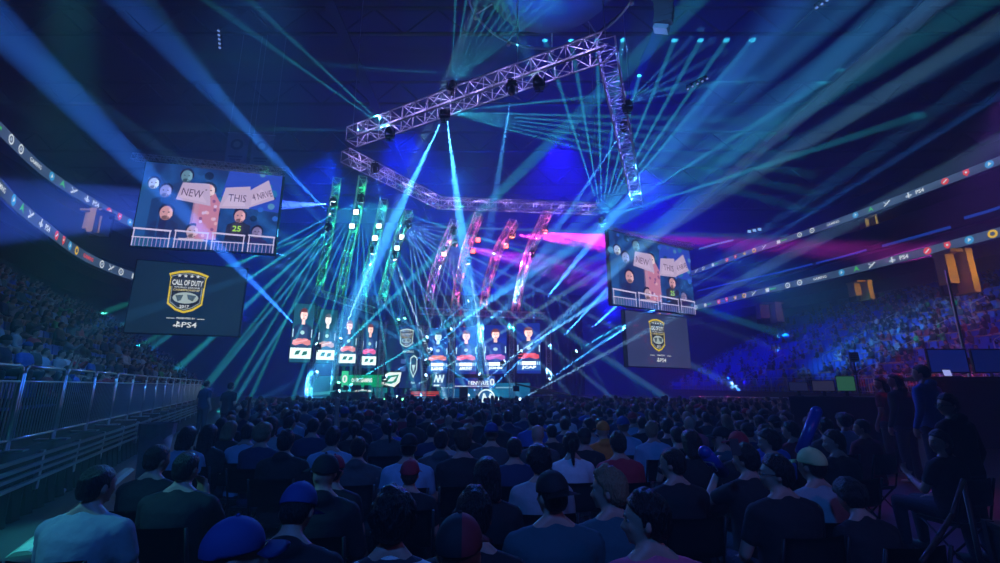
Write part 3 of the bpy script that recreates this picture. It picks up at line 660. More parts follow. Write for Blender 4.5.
quad_panel(516.5, 540, 323, 373.5, 35.5, 'portrait_screen', 'rightmost player portrait screen with name plate JCAP', 'screen', portrait((.005, .02, .22), (.01, .02, .1), (.8, .08, .12), (.14, .04, .04), SK, (.5, .8, 1), 'JCAP'))
def d_logo_panel(cv, w, h):
    cv.rect(0, 0, w, h, ledmat('centre_panel', (.004, .012, .09), (.008, .03, .17), 1, .6), 0)
    wh = em((.7, .95, .9), 1.1)
    shield(cv, w * .55, h * .79, h * .3, 1, wh); ps4(cv, w * .55, h * .57, h * .03, 2, wh); cv.text('FULL', w * .7, h * .57, h * .03, wh, 2)
    cx, cy = w * .78, h * .34
    cv.poly([(cx - .1 * w, cy - .05 * h), (cx, cy - .19 * h), (cx + .1 * w, cy - .05 * h), (cx + .1 * w, cy + .13 * h), (cx, cy + .18 * h), (cx - .1 * w, cy + .13 * h)], wh, 1)
    cv.poly([(cx - .075 * w, cy - .05 * h), (cx, cy - .15 * h), (cx + .075 * w, cy - .05 * h), (cx + .075 * w, cy + .12 * h), (cx, cy + .15 * h), (cx - .075 * w, cy + .12 * h)], em((.01, .03, .1), 1), 2)
    cv.poly([(cx - .05 * w, cy + .02 * h), (cx + .05 * w, cy + .02 * h), (cx, cy - .1 * h)], wh, 3); cv.text('PS4', cx, cy - .26 * h, .03 * h, wh, 2)
    for yy in (.38, .26): cv.rect(w * .42, h * yy, w * .56, h * (yy + .07), em((.06, .15, .45), 1), 1)
quad_panel(388, 423, 325, 388, 37.5, 'badge_screen', 'dark blue centre panel with white shield badge and tall badge below', 'screen', d_logo_panel)
def stagewide(cv, w, h):
    cv.rect(0, 0, w, h, ledmat('teal_wall', (.004, .07, .12), (.01, .22, .28), 1, .35), 0)
    cv.poly([(0, h * .25), (w * .5, h * .35), (w, h * .7), (w, h * .8), (w * .4, h * .45), (0, h * .35)], em((.05, .4, .45), 1), 1)
quad_panel(311, 388, 376, 402, 35.5, 'low_stage_screen', 'wide teal stage screen behind the score strip, lower left', 'screen', stagewide)
def scoreL(cv, w, h):
    g = em((.0, .4, .16), 1.1)
    cv.rect(0, 0, w * .74, h * .75, g, 0); cv.rect(0, 0, w * .12, h, em((.05, .7, .35), 1.1), 1); wh = em((.9, 1, .95), 1.3)
    cv.text('0', w * .06, h * .5, h * .5, wh, 2, bold=.03); cv.text('OPTIC GAMING', w * .36, h * .42, h * .27, wh, 2, bold=.04, width=w * .36)
    cx, cy, r = w * .87, h * .46, h * .46
    cv.poly([(cx - r * 1.4, cy - r * .6), (cx - r * .9, cy + r * .7), (cx - r * .3, cy + r), (cx + r * 1.4, cy + r), (cx + r * 1.2, cy - r * .3), (cx + r * .5, cy - r)], wh, 1)
    cv.poly([(cx - r * .9, cy - r * .45), (cx - r * .5, cy + r * .5), (cx + r * 1.05, cy + r * .7), (cx + r * .7, cy - r * .3), (cx, cy - r * .6)], em((0, .3, .2), 1), 2)
    cv.poly([(cx - r * .6, cy - r * .3), (cx, cy + r * .3), (cx + r * .8, cy + r * .45), (cx + r * .3, cy - r * .2)], wh, 3)
quad_panel(342, 399, 371, 387, 34.6, 'score_board', 'green score strip reading 0 OPTIC GAMING', 'screen', scoreL)
def stagewideR(cv, w, h):
    cv.rect(0, 0, w, h, ledmat('blue_wall', (.003, .05, .2), (.01, .2, .4), 1, .35), 0)
    cv.line(0, h * .8, w * .8, h * .8, h * .05, em((.3, .6, .8), 1), 1); cv.line(w * .15, 0, w * .15, h, h * .03, em((.2, .5, .8), 1), 1)
quad_panel(441, 530, 383, 406, 36, 'low_stage_screen', 'wide blue stage screen, lower right behind the round emblem', 'screen', stagewideR)
def scoreR(cv, w, h):
    b = em((.01, .03, .3), 1); wh = em((.9, 1, 1), 1.3)
    cv.rect(0, 0, w, h * .85, b, 0); cv.rect(w * .86, 0, w, h, em((.02, .1, .5), 1), 1); cv.text('0', w * .93, h * .5, h * .6, wh, 2, bold=.03); cv.text('ENVYUS', w * .62, h * .42, h * .32, wh, 2, bold=.03)
    cv.line(0, h * .15, w * .86, h * .15, h * .05, wh, 1); cv.text('1', w * .35, h * .45, h * .3, wh, 2)
quad_panel(455, 495, 376, 388, 35.2, 'score_board', 'blue score strip reading ENVYUS 0', 'screen', scoreR)
def nvlogo(cv, w, h):
    wh = em((.8, 1, 1), 1.3); cv.rect(0, 0, w, h, em((.01, .06, .25), 1), 0)
    for k in range(3): cv.line(w * (.15 + k * .27), h * .35, w * (.15 + k * .27) + w * .12, h * .95, w * .09, wh, 2)
    cv.line(w * .25, h * .95, w * .42, h * .35, w * .09, wh, 2); cv.line(w * .52, h * .95, w * .7, h * .35, w * .09, wh, 2); cv.line(w * .1, h * .12, w * .5, h * .12, h * .12, wh, 2)
quad_panel(432.5, 446.5, 374, 387, 35, 'emblem_sign', 'small panel with white zigzag NV logo beside the red striped desk', 'screen', nvlogo)
def ngem(cv, w, h):
    wh = em((.8, 1, 1), 1.3); cx, cy, r = w / 2, h / 2, h / 2; cv.circ(cx, cy, r, r, em((.02, .15, .4), 1), 0, 24); cv.ring(cx, cy, r, r * .16, wh, 1, 24)
    cv.line(cx - r * .45, cy - r * .5, cx - r * .25, cy + r * .5, r * .25, wh, 2); cv.line(cx - r * .3, cy + r * .5, cx + r * .15, cy - r * .5, r * .25, wh, 2); cv.line(cx + r * .1, cy - r * .5, cx + r * .55, cy + r * .5, r * .25, wh, 2)
p = at(477.5, 407, 32.5)
root = empty('round_emblem', (p.x, p.y, at(477.5, 407, 32.5).z), 0, 'round white ringed N emblem in front of the blue low screen', 'sign')
h_ = at(477.5, 389, 32.5).z - p.z
cv = Canvas(); ngem(cv, h_, h_); cv.done('display', root); b = bmesh.new(); tube(b, (h_ / 2, .03, h_ / 2), (h_ / 2, .2, h_ / 2), h_ / 2, n=28); mesh_obj('housing', b, BLACK, root)
b = bmesh.new(); box(b, (h_ / 2, .12, -p.z / 2 + .2), (.15, .12, p.z + .3)); mesh_obj('stand', b, BLACK, root)
# stage deck and back drape
bm = bmesh.new(); box(bm, (-3, 40, .45), (30, 13, .9)); o = struct('stage_platform', bm, mat('stage_black', (.02, .02, .024), .3)); o.name = 'floor_stage'
bm = bmesh.new()
X0, X1 = -17, 8.5
for k in range(60):
    x = X0 + (X1 - X0) * (k + .5) / 60; tube(bm, (x, 46.4 + .12 * (k % 2), .9), (x, 46.4 + .12 * (k % 2), 11), .27, n=8)
o = mesh_obj('backdrop_curtain', bm, DRAPE); tag(o, 'tall black pleated curtain hanging behind the stage screens', 'curtain')
bm = bmesh.new()
for k in range(16):
    box(bm, (at(293, 350, 33).x - 1.2 + k * .1, 33.3, 3), (.08, .1 + .05 * (k % 2), 6))
# player desks
def desk(px0, px1, yt, Y, label, stripes=False, mon=3):
    a = at(px0, yt, Y); b_ = at(px1, yt, Y); w = b_.x - a.x
    root = empty('player_desk', (a.x, a.y, .9 if Y > 33.4 else 0), 0, label, 'desk'); z0 = root.location.z; h = a.z - z0
    bm = bmesh.new(); box(bm, (w / 2, .35, h - .03), (w, .8, .06)); mesh_obj('desktop', bm, BLACK, root)
    bm = bmesh.new(); box(bm, (w / 2, 0, h / 2 - .03), (w, .05, h - .06)); mesh_obj('front_panel', bm, mat('desk_panel', (.02, .025, .05), .4), root)
    if stripes:
        for k in range(3):
            bm = bmesh.new(); box(bm, (w / 2, -.035, h * (.3 + .22 * k)), (w * .98, .02, h * .1)); mesh_obj('light_stripe', bm, em((1, .07 + .03 * k, .07), .9), root)
    for s in (0, 1):
        bm = bmesh.new(); box(bm, (w * s + (.03 if s == 0 else -.03), .37, h / 2 - .03), (.06, .7, h - .06)); mesh_obj('side_panel', bm, BLACK, root)
    return root, w, h, a
desk(411, 439.5, 390, 34.5, 'desk with glowing red stripes at the centre of the stage', True)
for i, (x0, x1, yt, nm) in enumerate([(330, 372, 392, 'player desk on the left under the teal screen'), (533, 556, 396, 'player desk on the right lit violet')]):
    _, w, h, a = desk(x0, x1, yt, 33.6, nm)
    for k in range(4):
        o = empty('monitor', (a.x + (k + .5) * w / 4, a.y + .2, a.z + .01), 0, 'monitor on the %s player desk' % ('left' if i == 0 else 'right'), 'monitor', 'monitors on the %s player desk' % ('left' if i == 0 else 'right'))
        bm = bmesh.new(); box(bm, (0, 0, .3), (.55, .04, .34)); mesh_obj('case', bm, PLAS, o)
        bm = bmesh.new(); box(bm, (0, .025, .3), (.5, .01, .3)); mesh_obj('display', bm, em((.3, .35, .8), .8), o)
        bm = bmesh.new(); box(bm, (0, 0, .07), (.05, .04, .14)); box(bm, (0, 0, .005), (.25, .18, .01)); mesh_obj('stand', bm, PLAS, o)
# white logo sign over the left desk
def whitesign(cv, w, h):
    cv.rect(0, 0, w, h, em((.05, .3, .35), 1), 0); cv.poly([(w * .1, 0), (w * .25, h * .8), (w * .9, h * .95), (w * .95, 0)], em((.8, .95, .95), 1.1), 1); cv.poly([(w * .3, h * .25), (w * .4, h * .6), (w * .75, h * .65), (w * .7, h * .3)], em((.02, .2, .2), 1), 2)
quad_panel(351, 373, 388.5, 394.5, 34.5, 'emblem_sign', 'white leaf-like logo panel standing behind the left player desk', 'screen', whitesign)
# floor speaker on stage
p = at(463.5, 412, 30.5); root = empty('floor_speaker', (p.x, p.y, 0), 0, 'black speaker cabinet standing before the blue low screen', 'speaker')
bm = bmesh.new(); box(bm, (0, 0, .85), (.55, .5, 1.7)); bmesh.ops.bevel(bm, geom=bm.edges[:], offset=.03, segments=2); mesh_obj('cabinet', bm, PLAS, root)
for z in (.5, 1.2): bm = bmesh.new(); tube(bm, (0, -.25, z), (0, -.27, z), .2, .2, 20); mesh_obj('cone', bm, mat('speaker_cone', (.03, .03, .035), .6), root)
# camera crane
a = at(516, 384, 26); b_ = at(572, 396, 22)
root = empty('camera_crane', (b_.x, b_.y, 0), 0, 'long camera crane reaching left in front of the stage', 'camera crane')
bm = bmesh.new(); path_tube(bm, [Vector((0, 0, b_.z)), a - Vector((b_.x, b_.y, 0))], .05, 8); path_tube(bm, [Vector((0, 0, b_.z)), Vector((1.6, -.9, b_.z - .25))], .06, 8); mesh_obj('boom', bm, BLACK, root)
bm = bmesh.new(); q = a - Vector((b_.x, b_.y, 0)); box(bm, q + Vector((0, 0, -.25)), (.35, .5, .3)); tube(bm, q + Vector((0, .25, -.25)), q + Vector((0, .5, -.25)), .09, .11, 12); box(bm, q + Vector((0, 0, .0)), (.08, .08, .3)); mesh_obj('camera', bm, PLAS, root)
bm = bmesh.new(); box(bm, (1.6, -.9, b_.z - .35), (.45, .4, .4)); mesh_obj('counterweight', bm, BLACK, root)
bm = bmesh.new(); tube(bm, (0, 0, 0), (0, 0, b_.z), .07, n=10); [tube(bm, (0, 0, .7), (.5 * math.cos(t), .5 * math.sin(t), 0), .03) for t in (0, 2.1, 4.2)]; mesh_obj('tripod', bm, BLACK, root)

# ================================================================== CEILING THINGS
# round scoreboard ring overhead
p = at(552, -14, 19)
root = empty('centre_scoreboard', p, 0, 'big round blue-lit scoreboard ring hanging at the top centre', 'scoreboard')
bm = bmesh.new()
tube(bm, (0, 0, .1), (0, 0, 1.6), 3.3, 3.6, 48); mesh_obj('drum', bm, mat('scoreboard_blue', (.05, .08, .16), .5), root, False)
bm = bmesh.new()
for k in range(48):
    t0, t1 = 2 * PI * k / 48, 2 * PI * (k + 1) / 48; tube(bm, (4.4 * math.cos(t0), 4.4 * math.sin(t0), 0), (4.4 * math.cos(t1), 4.4 * math.sin(t1), 0), .07, n=6)
mesh_obj('ring', bm, STEEL, root)
for k in range(10):
    t = 2 * PI * k / 10 + .2; bm = bmesh.new(); tube(bm, (3.3 * math.cos(t), 3.3 * math.sin(t), .3), (4.4 * math.cos(t), 4.4 * math.sin(t), 0), .04, n=6); mesh_obj('spoke', bm, STEEL, root)
    bm = bmesh.new(); tube(bm, (4.4 * math.cos(t), 4.4 * math.sin(t), -.25), (4.4 * math.cos(t), 4.4 * math.sin(t), 0), .12, .07, 10); mesh_obj('lamp', bm, mat('lamp_grey', (.5, .5, .55), .4), root)
bm = bmesh.new(); [tube(bm, (2 * math.cos(t), 2 * math.sin(t), 1.6), (1 * math.cos(t), 1 * math.sin(t), 28.4 - p.z), .03, n=6) for t in (0, 1.57, 3.14, 4.71)]; mesh_obj('cable', bm, STEEL, root)
spot(p + Vector((-2, 2, -6)), p, 60, (.02, .12, 1), 5e3, 1, .3, 'wash_light')  # added spot with no fixture, brightens the scoreboard from below
# ceiling roof beams
bm = bmesh.new()
for y in range(-6, 70, 9):
    tube(bm, (-60, y, 31), (60, y, 31), .18, n=6); tube(bm, (-60, y, 28.6), (60, y, 28.6), .18, n=6)
    for k in range(48): tube(bm, (-60 + k * 2.5, y, 28.6 if k % 2 else 31), (-57.5 + k * 2.5, y, 31 if k % 2 else 28.6), .08, n=4)
struct('ceiling_roof_trusses', bm, mat('roof_steel', (.015, .015, .018), .6))
bm = bmesh.new()
for x in (-30, -12, 12, 30): box(bm, (x, 30, 28), (.8, 80, .15))
struct('ceiling_catwalks', bm, mat('roof_steel', (.015, .015, .018), .6))
# lamp clusters
for (px, py, n, dx, dy, Y, lb) in [(687, 89, 5, 4.8, -2.6, 22, 'row of five small lamps high right of the overhead truss'), (815, 8, 4, 5.2, -3.6, 18, 'row of small lamps at the top right of the ceiling'), (220, 31, 5, .3, 4.2, 20, 'vertical column of five small lamps at the upper left')]:
    p = at(px, py, Y); root = empty('lamp_bar', p, 0, lb, 'lamp'); pts = []
    for k in range(n):
        q = at(px + dx * k, py + dy * k, Y) - p; pts.append(q); bm = bmesh.new(); tube(bm, q + Vector((0, 0, .12)), q + Vector((0, -.1, -.08)), .05, .1, 12, 0); mesh_obj('lamp', bm, PLAS, root)
        bm = bmesh.new(); ell(bm, q + Vector((0, -.1, -.08)), (.07, .07, .05)); mesh_obj('bulb', bm, em((.2, .35, .9), .8), root)
    bm = bmesh.new(); path_tube(bm, [pts[0] + Vector((0, 0, .2)), pts[-1] + Vector((0, 0, .2))], .03); mesh_obj('bar', bm, BLACK, root)
# hanging line array at the top right
p = at(664, 28, 16)
root = empty('hanging_speaker_array', p, -.5, 'column of hanging speakers with a pale end box, top right of centre', 'speaker')
for k in range(7):
    bm = bmesh.new(); z = .35 + k * .27; box(bm, (.06 * k - .012 * k * k, .02 * k, z), (.75, .4, .24), Matrix.Rotation(.06 * (3 - k), 3, 'Y')); bmesh.ops.bevel(bm, geom=bm.edges[:], offset=.02, segments=1); mesh_obj('speaker_cabinet', bm, mat('grey_paint', (.12, .14, .17), .5), root)
bm = bmesh.new(); box(bm, (-.1, 0, 0), (.6, .4, .2), Matrix.Rotation(.5, 3, 'Y')); mesh_obj('end_box', bm, mat('pale_paint', (.5, .6, .65), .5), root)
bm = bmesh.new(); tube(bm, (0, 0, 2.2), (0, 0, 28.5 - p.z), .025, n=6); mesh_obj('chain', bm, STEEL, root)
spot(p + Vector((-3, -3, -4)), p, 40, (.1, .4, 1), 1.2e3, 1, .2, 'wash_light')
# two banners
for k, (px, py) in enumerate([(237, 148), (262, 150)]):
    p = at(px, py, 30); root = empty('hanging_banner', p, .1, 'pale %s championship banner hanging over the left video screen' % ('left' if k == 0 else 'right'), 'banner')
    bm = bmesh.new(); n = 8
    for j in range(n):
        x0 = -.75 + 1.5 * j / n; x1 = -.75 + 1.5 * (j + 1) / n; y0 = .05 * math.sin(j); y1 = .05 * math.sin(j + 1)
        vs = [bm.verts.new(v) for v in ((x0, y0, -1.2), (x1, y1, -1.2), (x1, y1, 1.2), (x0, y0, 1.2))]; bm.faces.new(vs)
    bmesh.ops.solidify(bm, geom=bm.faces[:], thickness=.03); mesh_obj('cloth', bm, mat('banner_cloth', (.3, .32, .36), .8, 0, 0, 3, .2), root)
    bm = bmesh.new(); tube(bm, (-.8, 0, 1.22), (.8, 0, 1.22), .03); tube(bm, (-.7, 0, 1.22), (-.7, 0, 28.5 - p.z), .012, n=5); tube(bm, (.7, 0, 1.22), (.7, 0, 28.5 - p.z), .012, n=5); mesh_obj('rod', bm, STEEL, root)
    cv = Canvas(); m = mat('banner_print', (.08, .1, .16), .8); cv.circ(0, .25, .45, .45, m, 13, 20); cv.rect(-.5, -.8, .5, -.65, m, 13); cv.rect(-.4, -1.0, .4, -.9, m, 13); cv.circ(0, .25, .25, .25, mat('banner_print2', (.35, .37, .4), .8), 15, 18); cv.done('print', root)

# yellow lit portals on the right, pale pillars
def portal(px0, px1, yt, yb, Y, label, col, power, lamp=True):
    a = at(px0, yt, Y); b_ = at(px1, yb, Y); w = b_.x - a.x; h = a.z - b_.z
    root = empty('entrance_portal', (a.x, a.y, b_.z), 0, label, 'entrance')
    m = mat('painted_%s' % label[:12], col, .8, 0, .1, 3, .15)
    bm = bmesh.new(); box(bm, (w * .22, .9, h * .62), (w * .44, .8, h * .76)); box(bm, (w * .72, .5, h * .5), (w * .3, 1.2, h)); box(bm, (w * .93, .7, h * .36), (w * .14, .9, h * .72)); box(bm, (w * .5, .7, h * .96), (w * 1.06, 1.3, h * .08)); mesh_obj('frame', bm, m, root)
    bm = bmesh.new(); box(bm, (w / 2, 1.3, h * .45), (w * 1.0, .1, h * .9)); mesh_obj('inner_wall', bm, BLACK, root)
    bm = bmesh.new(); box(bm, (w * .3, 1.0, h * .16), (w * .28, .5, h * .26)); mesh_obj('doorway', bm, BLACK, root)
    if lamp:
        l = bpy.data.lights.new('portal_lamp', 'SPOT'); o = bpy.data.objects.new('portal_lamp', l); COL.objects.link(o); l.energy = power; l.color = (1, .62, .12); l.spot_size = 1.2; l.spot_blend = 1; l.shadow_soft_size = .2
        q = root.location + Vector((w / 2, -3.0, h * .9)); o.location = q; o.rotation_euler = (Vector((0, 3.0, -h * .45))).to_track_quat('-Z', 'Y').to_euler()
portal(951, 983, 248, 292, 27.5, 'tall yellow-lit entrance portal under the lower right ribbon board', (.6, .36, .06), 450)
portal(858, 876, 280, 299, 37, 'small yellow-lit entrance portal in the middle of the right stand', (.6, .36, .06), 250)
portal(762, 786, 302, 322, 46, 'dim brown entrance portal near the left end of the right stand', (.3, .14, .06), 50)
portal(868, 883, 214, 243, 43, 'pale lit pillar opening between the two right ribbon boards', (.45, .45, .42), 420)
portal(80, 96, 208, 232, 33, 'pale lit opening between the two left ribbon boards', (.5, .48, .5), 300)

# ================================================================== BARRIERS
def barrier(n_bars=14, w=1.46, h=1.1, detailed=True):
    root = empty('metal_barrier', (0, 0, 0))
    bm = bmesh.new(); r = .024; c = .09
    pts = [(0, 0, .0), (0, 0, h - c), (c * .3, 0, h - c * .3), (c, 0, h), (w - c, 0, h), (w - c * .3, 0, h - c * .3), (w, 0, h - c), (w, 0, 0)]
    path_tube(bm, [Vector(p) for p in pts], r); tube(bm, (0, 0, .14), (w, 0, .14), r * .8); tube(bm, (0, 0, h - .2), (w, 0, h - .2), r * .7)
    mesh_obj('frame', bm, STEEL, root, True)
    if detailed:
        base = None
        for k in range(n_bars):
            x = w * (k + 1) / (n_bars + 1)
            if base is None:
                bm = bmesh.new(); tube(bm, (0, 0, .14), (0, 0, h - .2), .011, n=6); base = mesh_obj('baluster', bm, STEEL, root); o = base
            else: o = base.copy(); link(o, root)
            o.location = (x, 0, 0)
        for x in (.0, w):
            bm = bmesh.new(); box(bm, (x, 0, .01), (.12, .4, .02)); mesh_obj('foot', bm, STEEL, root)
    else:
        bm = bmesh.new()
        for k in range(n_bars): x = w * (k + 1) / (n_bars + 1); tube(bm, (x, 0, .14), (x, 0, h - .2), .014, n=5)
        mesh_obj('balusters', bm, STEEL, root)
    return root
B0 = barrier(); index_kids()
ang = math.atan2(LD.y, LD.x)
NB = 16; ordn = ['nearest, at the left edge', 'second from the near end', 'third from the near end', 'fourth from the near end', 'fifth from the near end', 'sixth from the near end', 'seventh from the near end', 'eighth from the near end']
for k in range(NB):
    o = B0 if k == 0 else copy_tree(B0)
    p = left_pt(-2.05 + k * 1.53, .04); o.location = (p.x, p.y, LZ); o.rotation_euler = (0, 0, ang)
    tag(o, 'steel barrier on the left seating riser, ' + (ordn[k] if k < 8 else 'in the far half of the row'), 'barrier', 'steel barriers along the left seating riser')
# bleacher framework under the deck: horizontal rails, uprights, drape
root = empty('bleacher_front', (L0.x, L0.y, 0), ang, 'black slatted steel front of the retractable bleacher below the left barriers', 'bleacher')
for k in range(4):
    bm = bmesh.new(); box(bm, (11, -.04 - .03 * (k % 2), .80 - k * .11), (28, .05, .045)); mesh_obj('rail', bm, mat('rail_paint', (.35, .38, .42), .35, .6), root)
for k in range(19):
    bm = bmesh.new(); box(bm, (-2.6 + k * 1.53, -.02, .58), (.09, .07, .55)); mesh_obj('upright', bm, STEEL, root)
bm = bmesh.new()
for k in range(140): tube(bm, (-3 + k * .2, .06 + .03 * (k % 2), .5), (-3 + k * .2, -.02 + .08 * (k % 2), .0), .1, n=6)
mesh_obj('skirt', bm, DRAPE, root)
# floor marks along the bleacher: pale strip standing in for a streak of light, and hose
a = atz(20, 556, .0); b_ = atz(128, 470, .0); d = (b_ - a)
root = empty('light_streak', (a.x, a.y, 0), math.atan2(d.y, d.x), 'flat grey strip along the left aisle floor in place of a light streak', 'light streak')
bm = bmesh.new(); L = d.length
vs = [(0, -.12, 0.001), (L, -.12, .001), (L, -.05, .045), (0, -.05, .045), (0, .05, .045), (L, .05, .045), (L, .12, .001), (0, .12, .001)]
V = [bm.verts.new(v) for v in vs]
for f in ((0, 1, 2, 3), (3, 2, 5, 4), (4, 5, 6, 7), (0, 3, 4, 7), (1, 6, 5, 2), (0, 7, 6, 1)): bm.faces.new([V[i] for i in f])
mesh_obj('body', bm, mat('streak_grey', (.3, .32, .3), .6, 0, .3, 12, .3), root)
pts = smooth_path([(p.x, p.y) for p in (atz(62, 492, .05), atz(88, 462, .05), atz(112, 440, .05), atz(150, 425, .05))], 5)
bm = bmesh.new(); path_tube(bm, [Vector((p.x, p.y, .04)) for p in pts], .035); o = mesh_obj('hose', bm, mat('hose_grey', (.4, .42, .42), .5), None, True); tag(o, 'pale hose lying along the foot of the left bleacher', 'hose')
# bin
p = at(156, 440, 8.6); p.z = 0
root = empty('waste_bin', p, .2, 'grey plastic waste bin with a liner at the near left barrier', 'bin')
bm = bmesh.new(); tube(bm, (0, 0, .02), (0, 0, 1.1), .2, .26, 24, caps=True); mesh_obj('body', bm, mat('bin_grey', (.5, .53, .56), .5), root, True)
bm = bmesh.new(); 
for k in range(26):
    t = 2 * PI * k / 26; t2 = 2 * PI * (k + 1) / 26; rr = .27 + .012 * (k % 2); r2 = .27 + .012 * ((k + 1) % 2); zz = .9 + .05 * math.sin(k * 2.1); z2 = .9 + .05 * math.sin((k + 1) % 26 * 2.1)
    v = [bm.verts.new(x) for x in ((rr * math.cos(t), rr * math.sin(t), zz), (r2 * math.cos(t2), r2 * math.sin(t2), z2), (r2 * math.cos(t2) * 1.02, r2 * math.sin(t2) * 1.02, 1.13), (rr * math.cos(t) * 1.02, rr * math.sin(t) * 1.02, 1.13))]; bm.faces.new(v)
mesh_obj('liner', bm, mat('liner', (.35, .4, .42), .25), root)

# right side barriers
B1 = barrier(9, 2.0, 1.1, False); index_kids()
for k in range(19):
    o = B1 if k == 0 else copy_tree(B1); o.location = (22.3, 17 + k * 2.1, RZ); o.rotation_euler = (0, 0, PI / 2)
    tag(o, 'steel barrier lit red and violet in front of the right seating stand', 'barrier', 'steel barriers before the right stand')
# low floor fence on the right (red-lit and grey), from the stage corner towards the desk
B2 = copy_tree(B1)
fl = [(690, 398), (860, 396)]
for k in range(12):
    px = 690 + k * 15; o = B2 if k == 0 else copy_tree(B1)
    p = at(px, 400, 30 - k * .6); o.location = (p.x, p.y, 0); o.rotation_euler = (0, 0, -.3)
    tag(o, 'far floor barrier behind the crowd, right of the stage', 'barrier', 'floor barriers right of the stage')

# ================================================================== PEOPLE
SKIN = mat('skin', (.48, .27, .2), .55, 0, .05, 60, .06)
HAIRC = {'black': mat('hair_black', (.010, .009, .009), .45, 0, 1.0, 120, .3), 'brown': mat('hair_brown', (.05, .028, .015), .5, 0, 1.0, 120, .3), 'blond': mat('hair_blond', (.26, .17, .09), .5, 0, 1.0, 120, .25), 'grey': mat('hair_grey', (.3, .3, .3), .5, 0, 1.0, 120, .3)}
PANT = mat('trousers_denim', (.02, .025, .045), .85, 0, .4, 60, .2); SHOE = mat('shoe_rubber', (.03, .03, .03), .6)
def cloth(name, col): return mat('cloth_' + name, col, .85, 0, .3, 18, .12)
CL = {'black': (.010, .010, .013), 'navy': (.015, .03, .09), 'grey': (.3, .32, .34), 'lightblue': (.25, .4, .55), 'teal': (.02, .09, .11), 'red': (.42, .02, .04), 'pink': (.62, .1, .2), 'white': (.62, .64, .66), 'darkgrey': (.06, .065, .07), 'orange': (.75, .2, .02), 'maroon': (.22, .02, .04), 'blue': (.04, .12, .5), 'yellow': (.5, .5, .1), 'green': (.05, .4, .1)}
CLM = {k: cloth(k, v) for k, v in CL.items()}
def m_stripe():
    m = mat('cloth_striped', (.6, .62, .6), .85, 0, .4, 45); nt = m.node_tree; p = nt.nodes['Principled BSDF']
    tc = nt.nodes.new('ShaderNodeTexCoord'); s = nt.nodes.new('ShaderNodeSeparateXYZ'); nt.links.new(tc.outputs['Object'], s.inputs[0])
    a = nt.nodes.new('ShaderNodeMath'); a.operation = 'MULTIPLY'; a.inputs[1].default_value = 22; nt.links.new(s.outputs[2], a.inputs[0])
    f = nt.nodes.new('ShaderNodeMath'); f.operation = 'FRACT'; nt.links.new(a.outputs[0], f.inputs[0])
    g = nt.nodes.new('ShaderNodeMath'); g.operation = 'GREATER_THAN'; g.inputs[1].default_value = .45; nt.links.new(f.outputs[0], g.inputs[0])
    mx = nt.nodes.new('ShaderNodeMix'); mx.data_type = 'RGBA'; mx.inputs[6].default_value = (.03, .03, .04, 1); mx.inputs[7].default_value = (.6, .63, .6, 1)
    nt.links.new(g.outputs[0], mx.inputs[0]); nt.links.new(mx.outputs[2], p.inputs['Base Color']); return m
CLM['striped'] = m_stripe()
WS = bpy.data.scenes.new('work')
def remesh(bm, name, vox, smooth=3, disp=None):
    me = bpy.data.meshes.new(name); bm.to_mesh(me); bm.free()
    o = bpy.data.objects.new('work', me); WS.collection.objects.link(o)
    r = o.modifiers.new('r', 'REMESH'); r.mode = 'VOXEL'; r.voxel_size = vox; r.use_smooth_shade = True
    if smooth: s = o.modifiers.new('s', 'SMOOTH'); s.factor = .5; s.iterations = smooth
    if disp:
        t = bpy.data.textures.new('lump', 'CLOUDS'); t.noise_scale = disp[1]; t.noise_depth = 2
        d = o.modifiers.new('d', 'DISPLACE'); d.texture = t; d.strength = disp[0]; d.mid_level = .5
    WS.view_layers[0].update(); dg = WS.view_layers[0].depsgraph; e = o.evaluated_get(dg); out = bpy.data.meshes.new_from_object(e)
    bpy.data.objects.remove(o); out.name = name; out.shade_smooth(); return out
def hand(bm, wrist, dirv, palm_n, side, curl=.6, k=1.0):
    """palm, four bent fingers of unequal length and a thumb from the side of the palm"""
    d = dirv.normalized(); n = (palm_n - d * palm_n.dot(d)).normalized(); s = d.cross(n).normalized() * side
    c = wrist + d * .05; R = Matrix((s, d, n)).transposed()
    box(bm, c, (.078 * k, .09 * k, .026 * k), R); ell(bm, c, (.042 * k, .052 * k, .017 * k), R, 10); capsule(bm, wrist - d * .02, .024 * k, c, .024 * k, 8)
    for i, (off, L) in enumerate(((.030, .070), (.011, .080), (-.009, .074), (-.028, .058))):
        b = wrist + d * .093 * k + s * off * k; a1 = curl * .7; a2 = curl * 1.6
        m = b + (d * math.cos(a1) + n * math.sin(a1)) * L * .5; e = m + (d * math.cos(a2) + n * math.sin(a2)) * L * .5
        capsule(bm, b - d * .012, .0098 * k, m, .0088 * k, 6); capsule(bm, m, .0088 * k, e, .0075 * k, 6)
    t0 = wrist + d * .03 + s * .035 * k; t1 = t0 + (d * .6 + s * .7 + n * .2).normalized() * .036; t2 = t1 + (d * .9 + s * .25 + n * .3).normalized() * .03
    capsule(bm, t0, .013 * k, t1, .011 * k, 6); capsule(bm, t1, .011 * k, t2, .009 * k, 6)
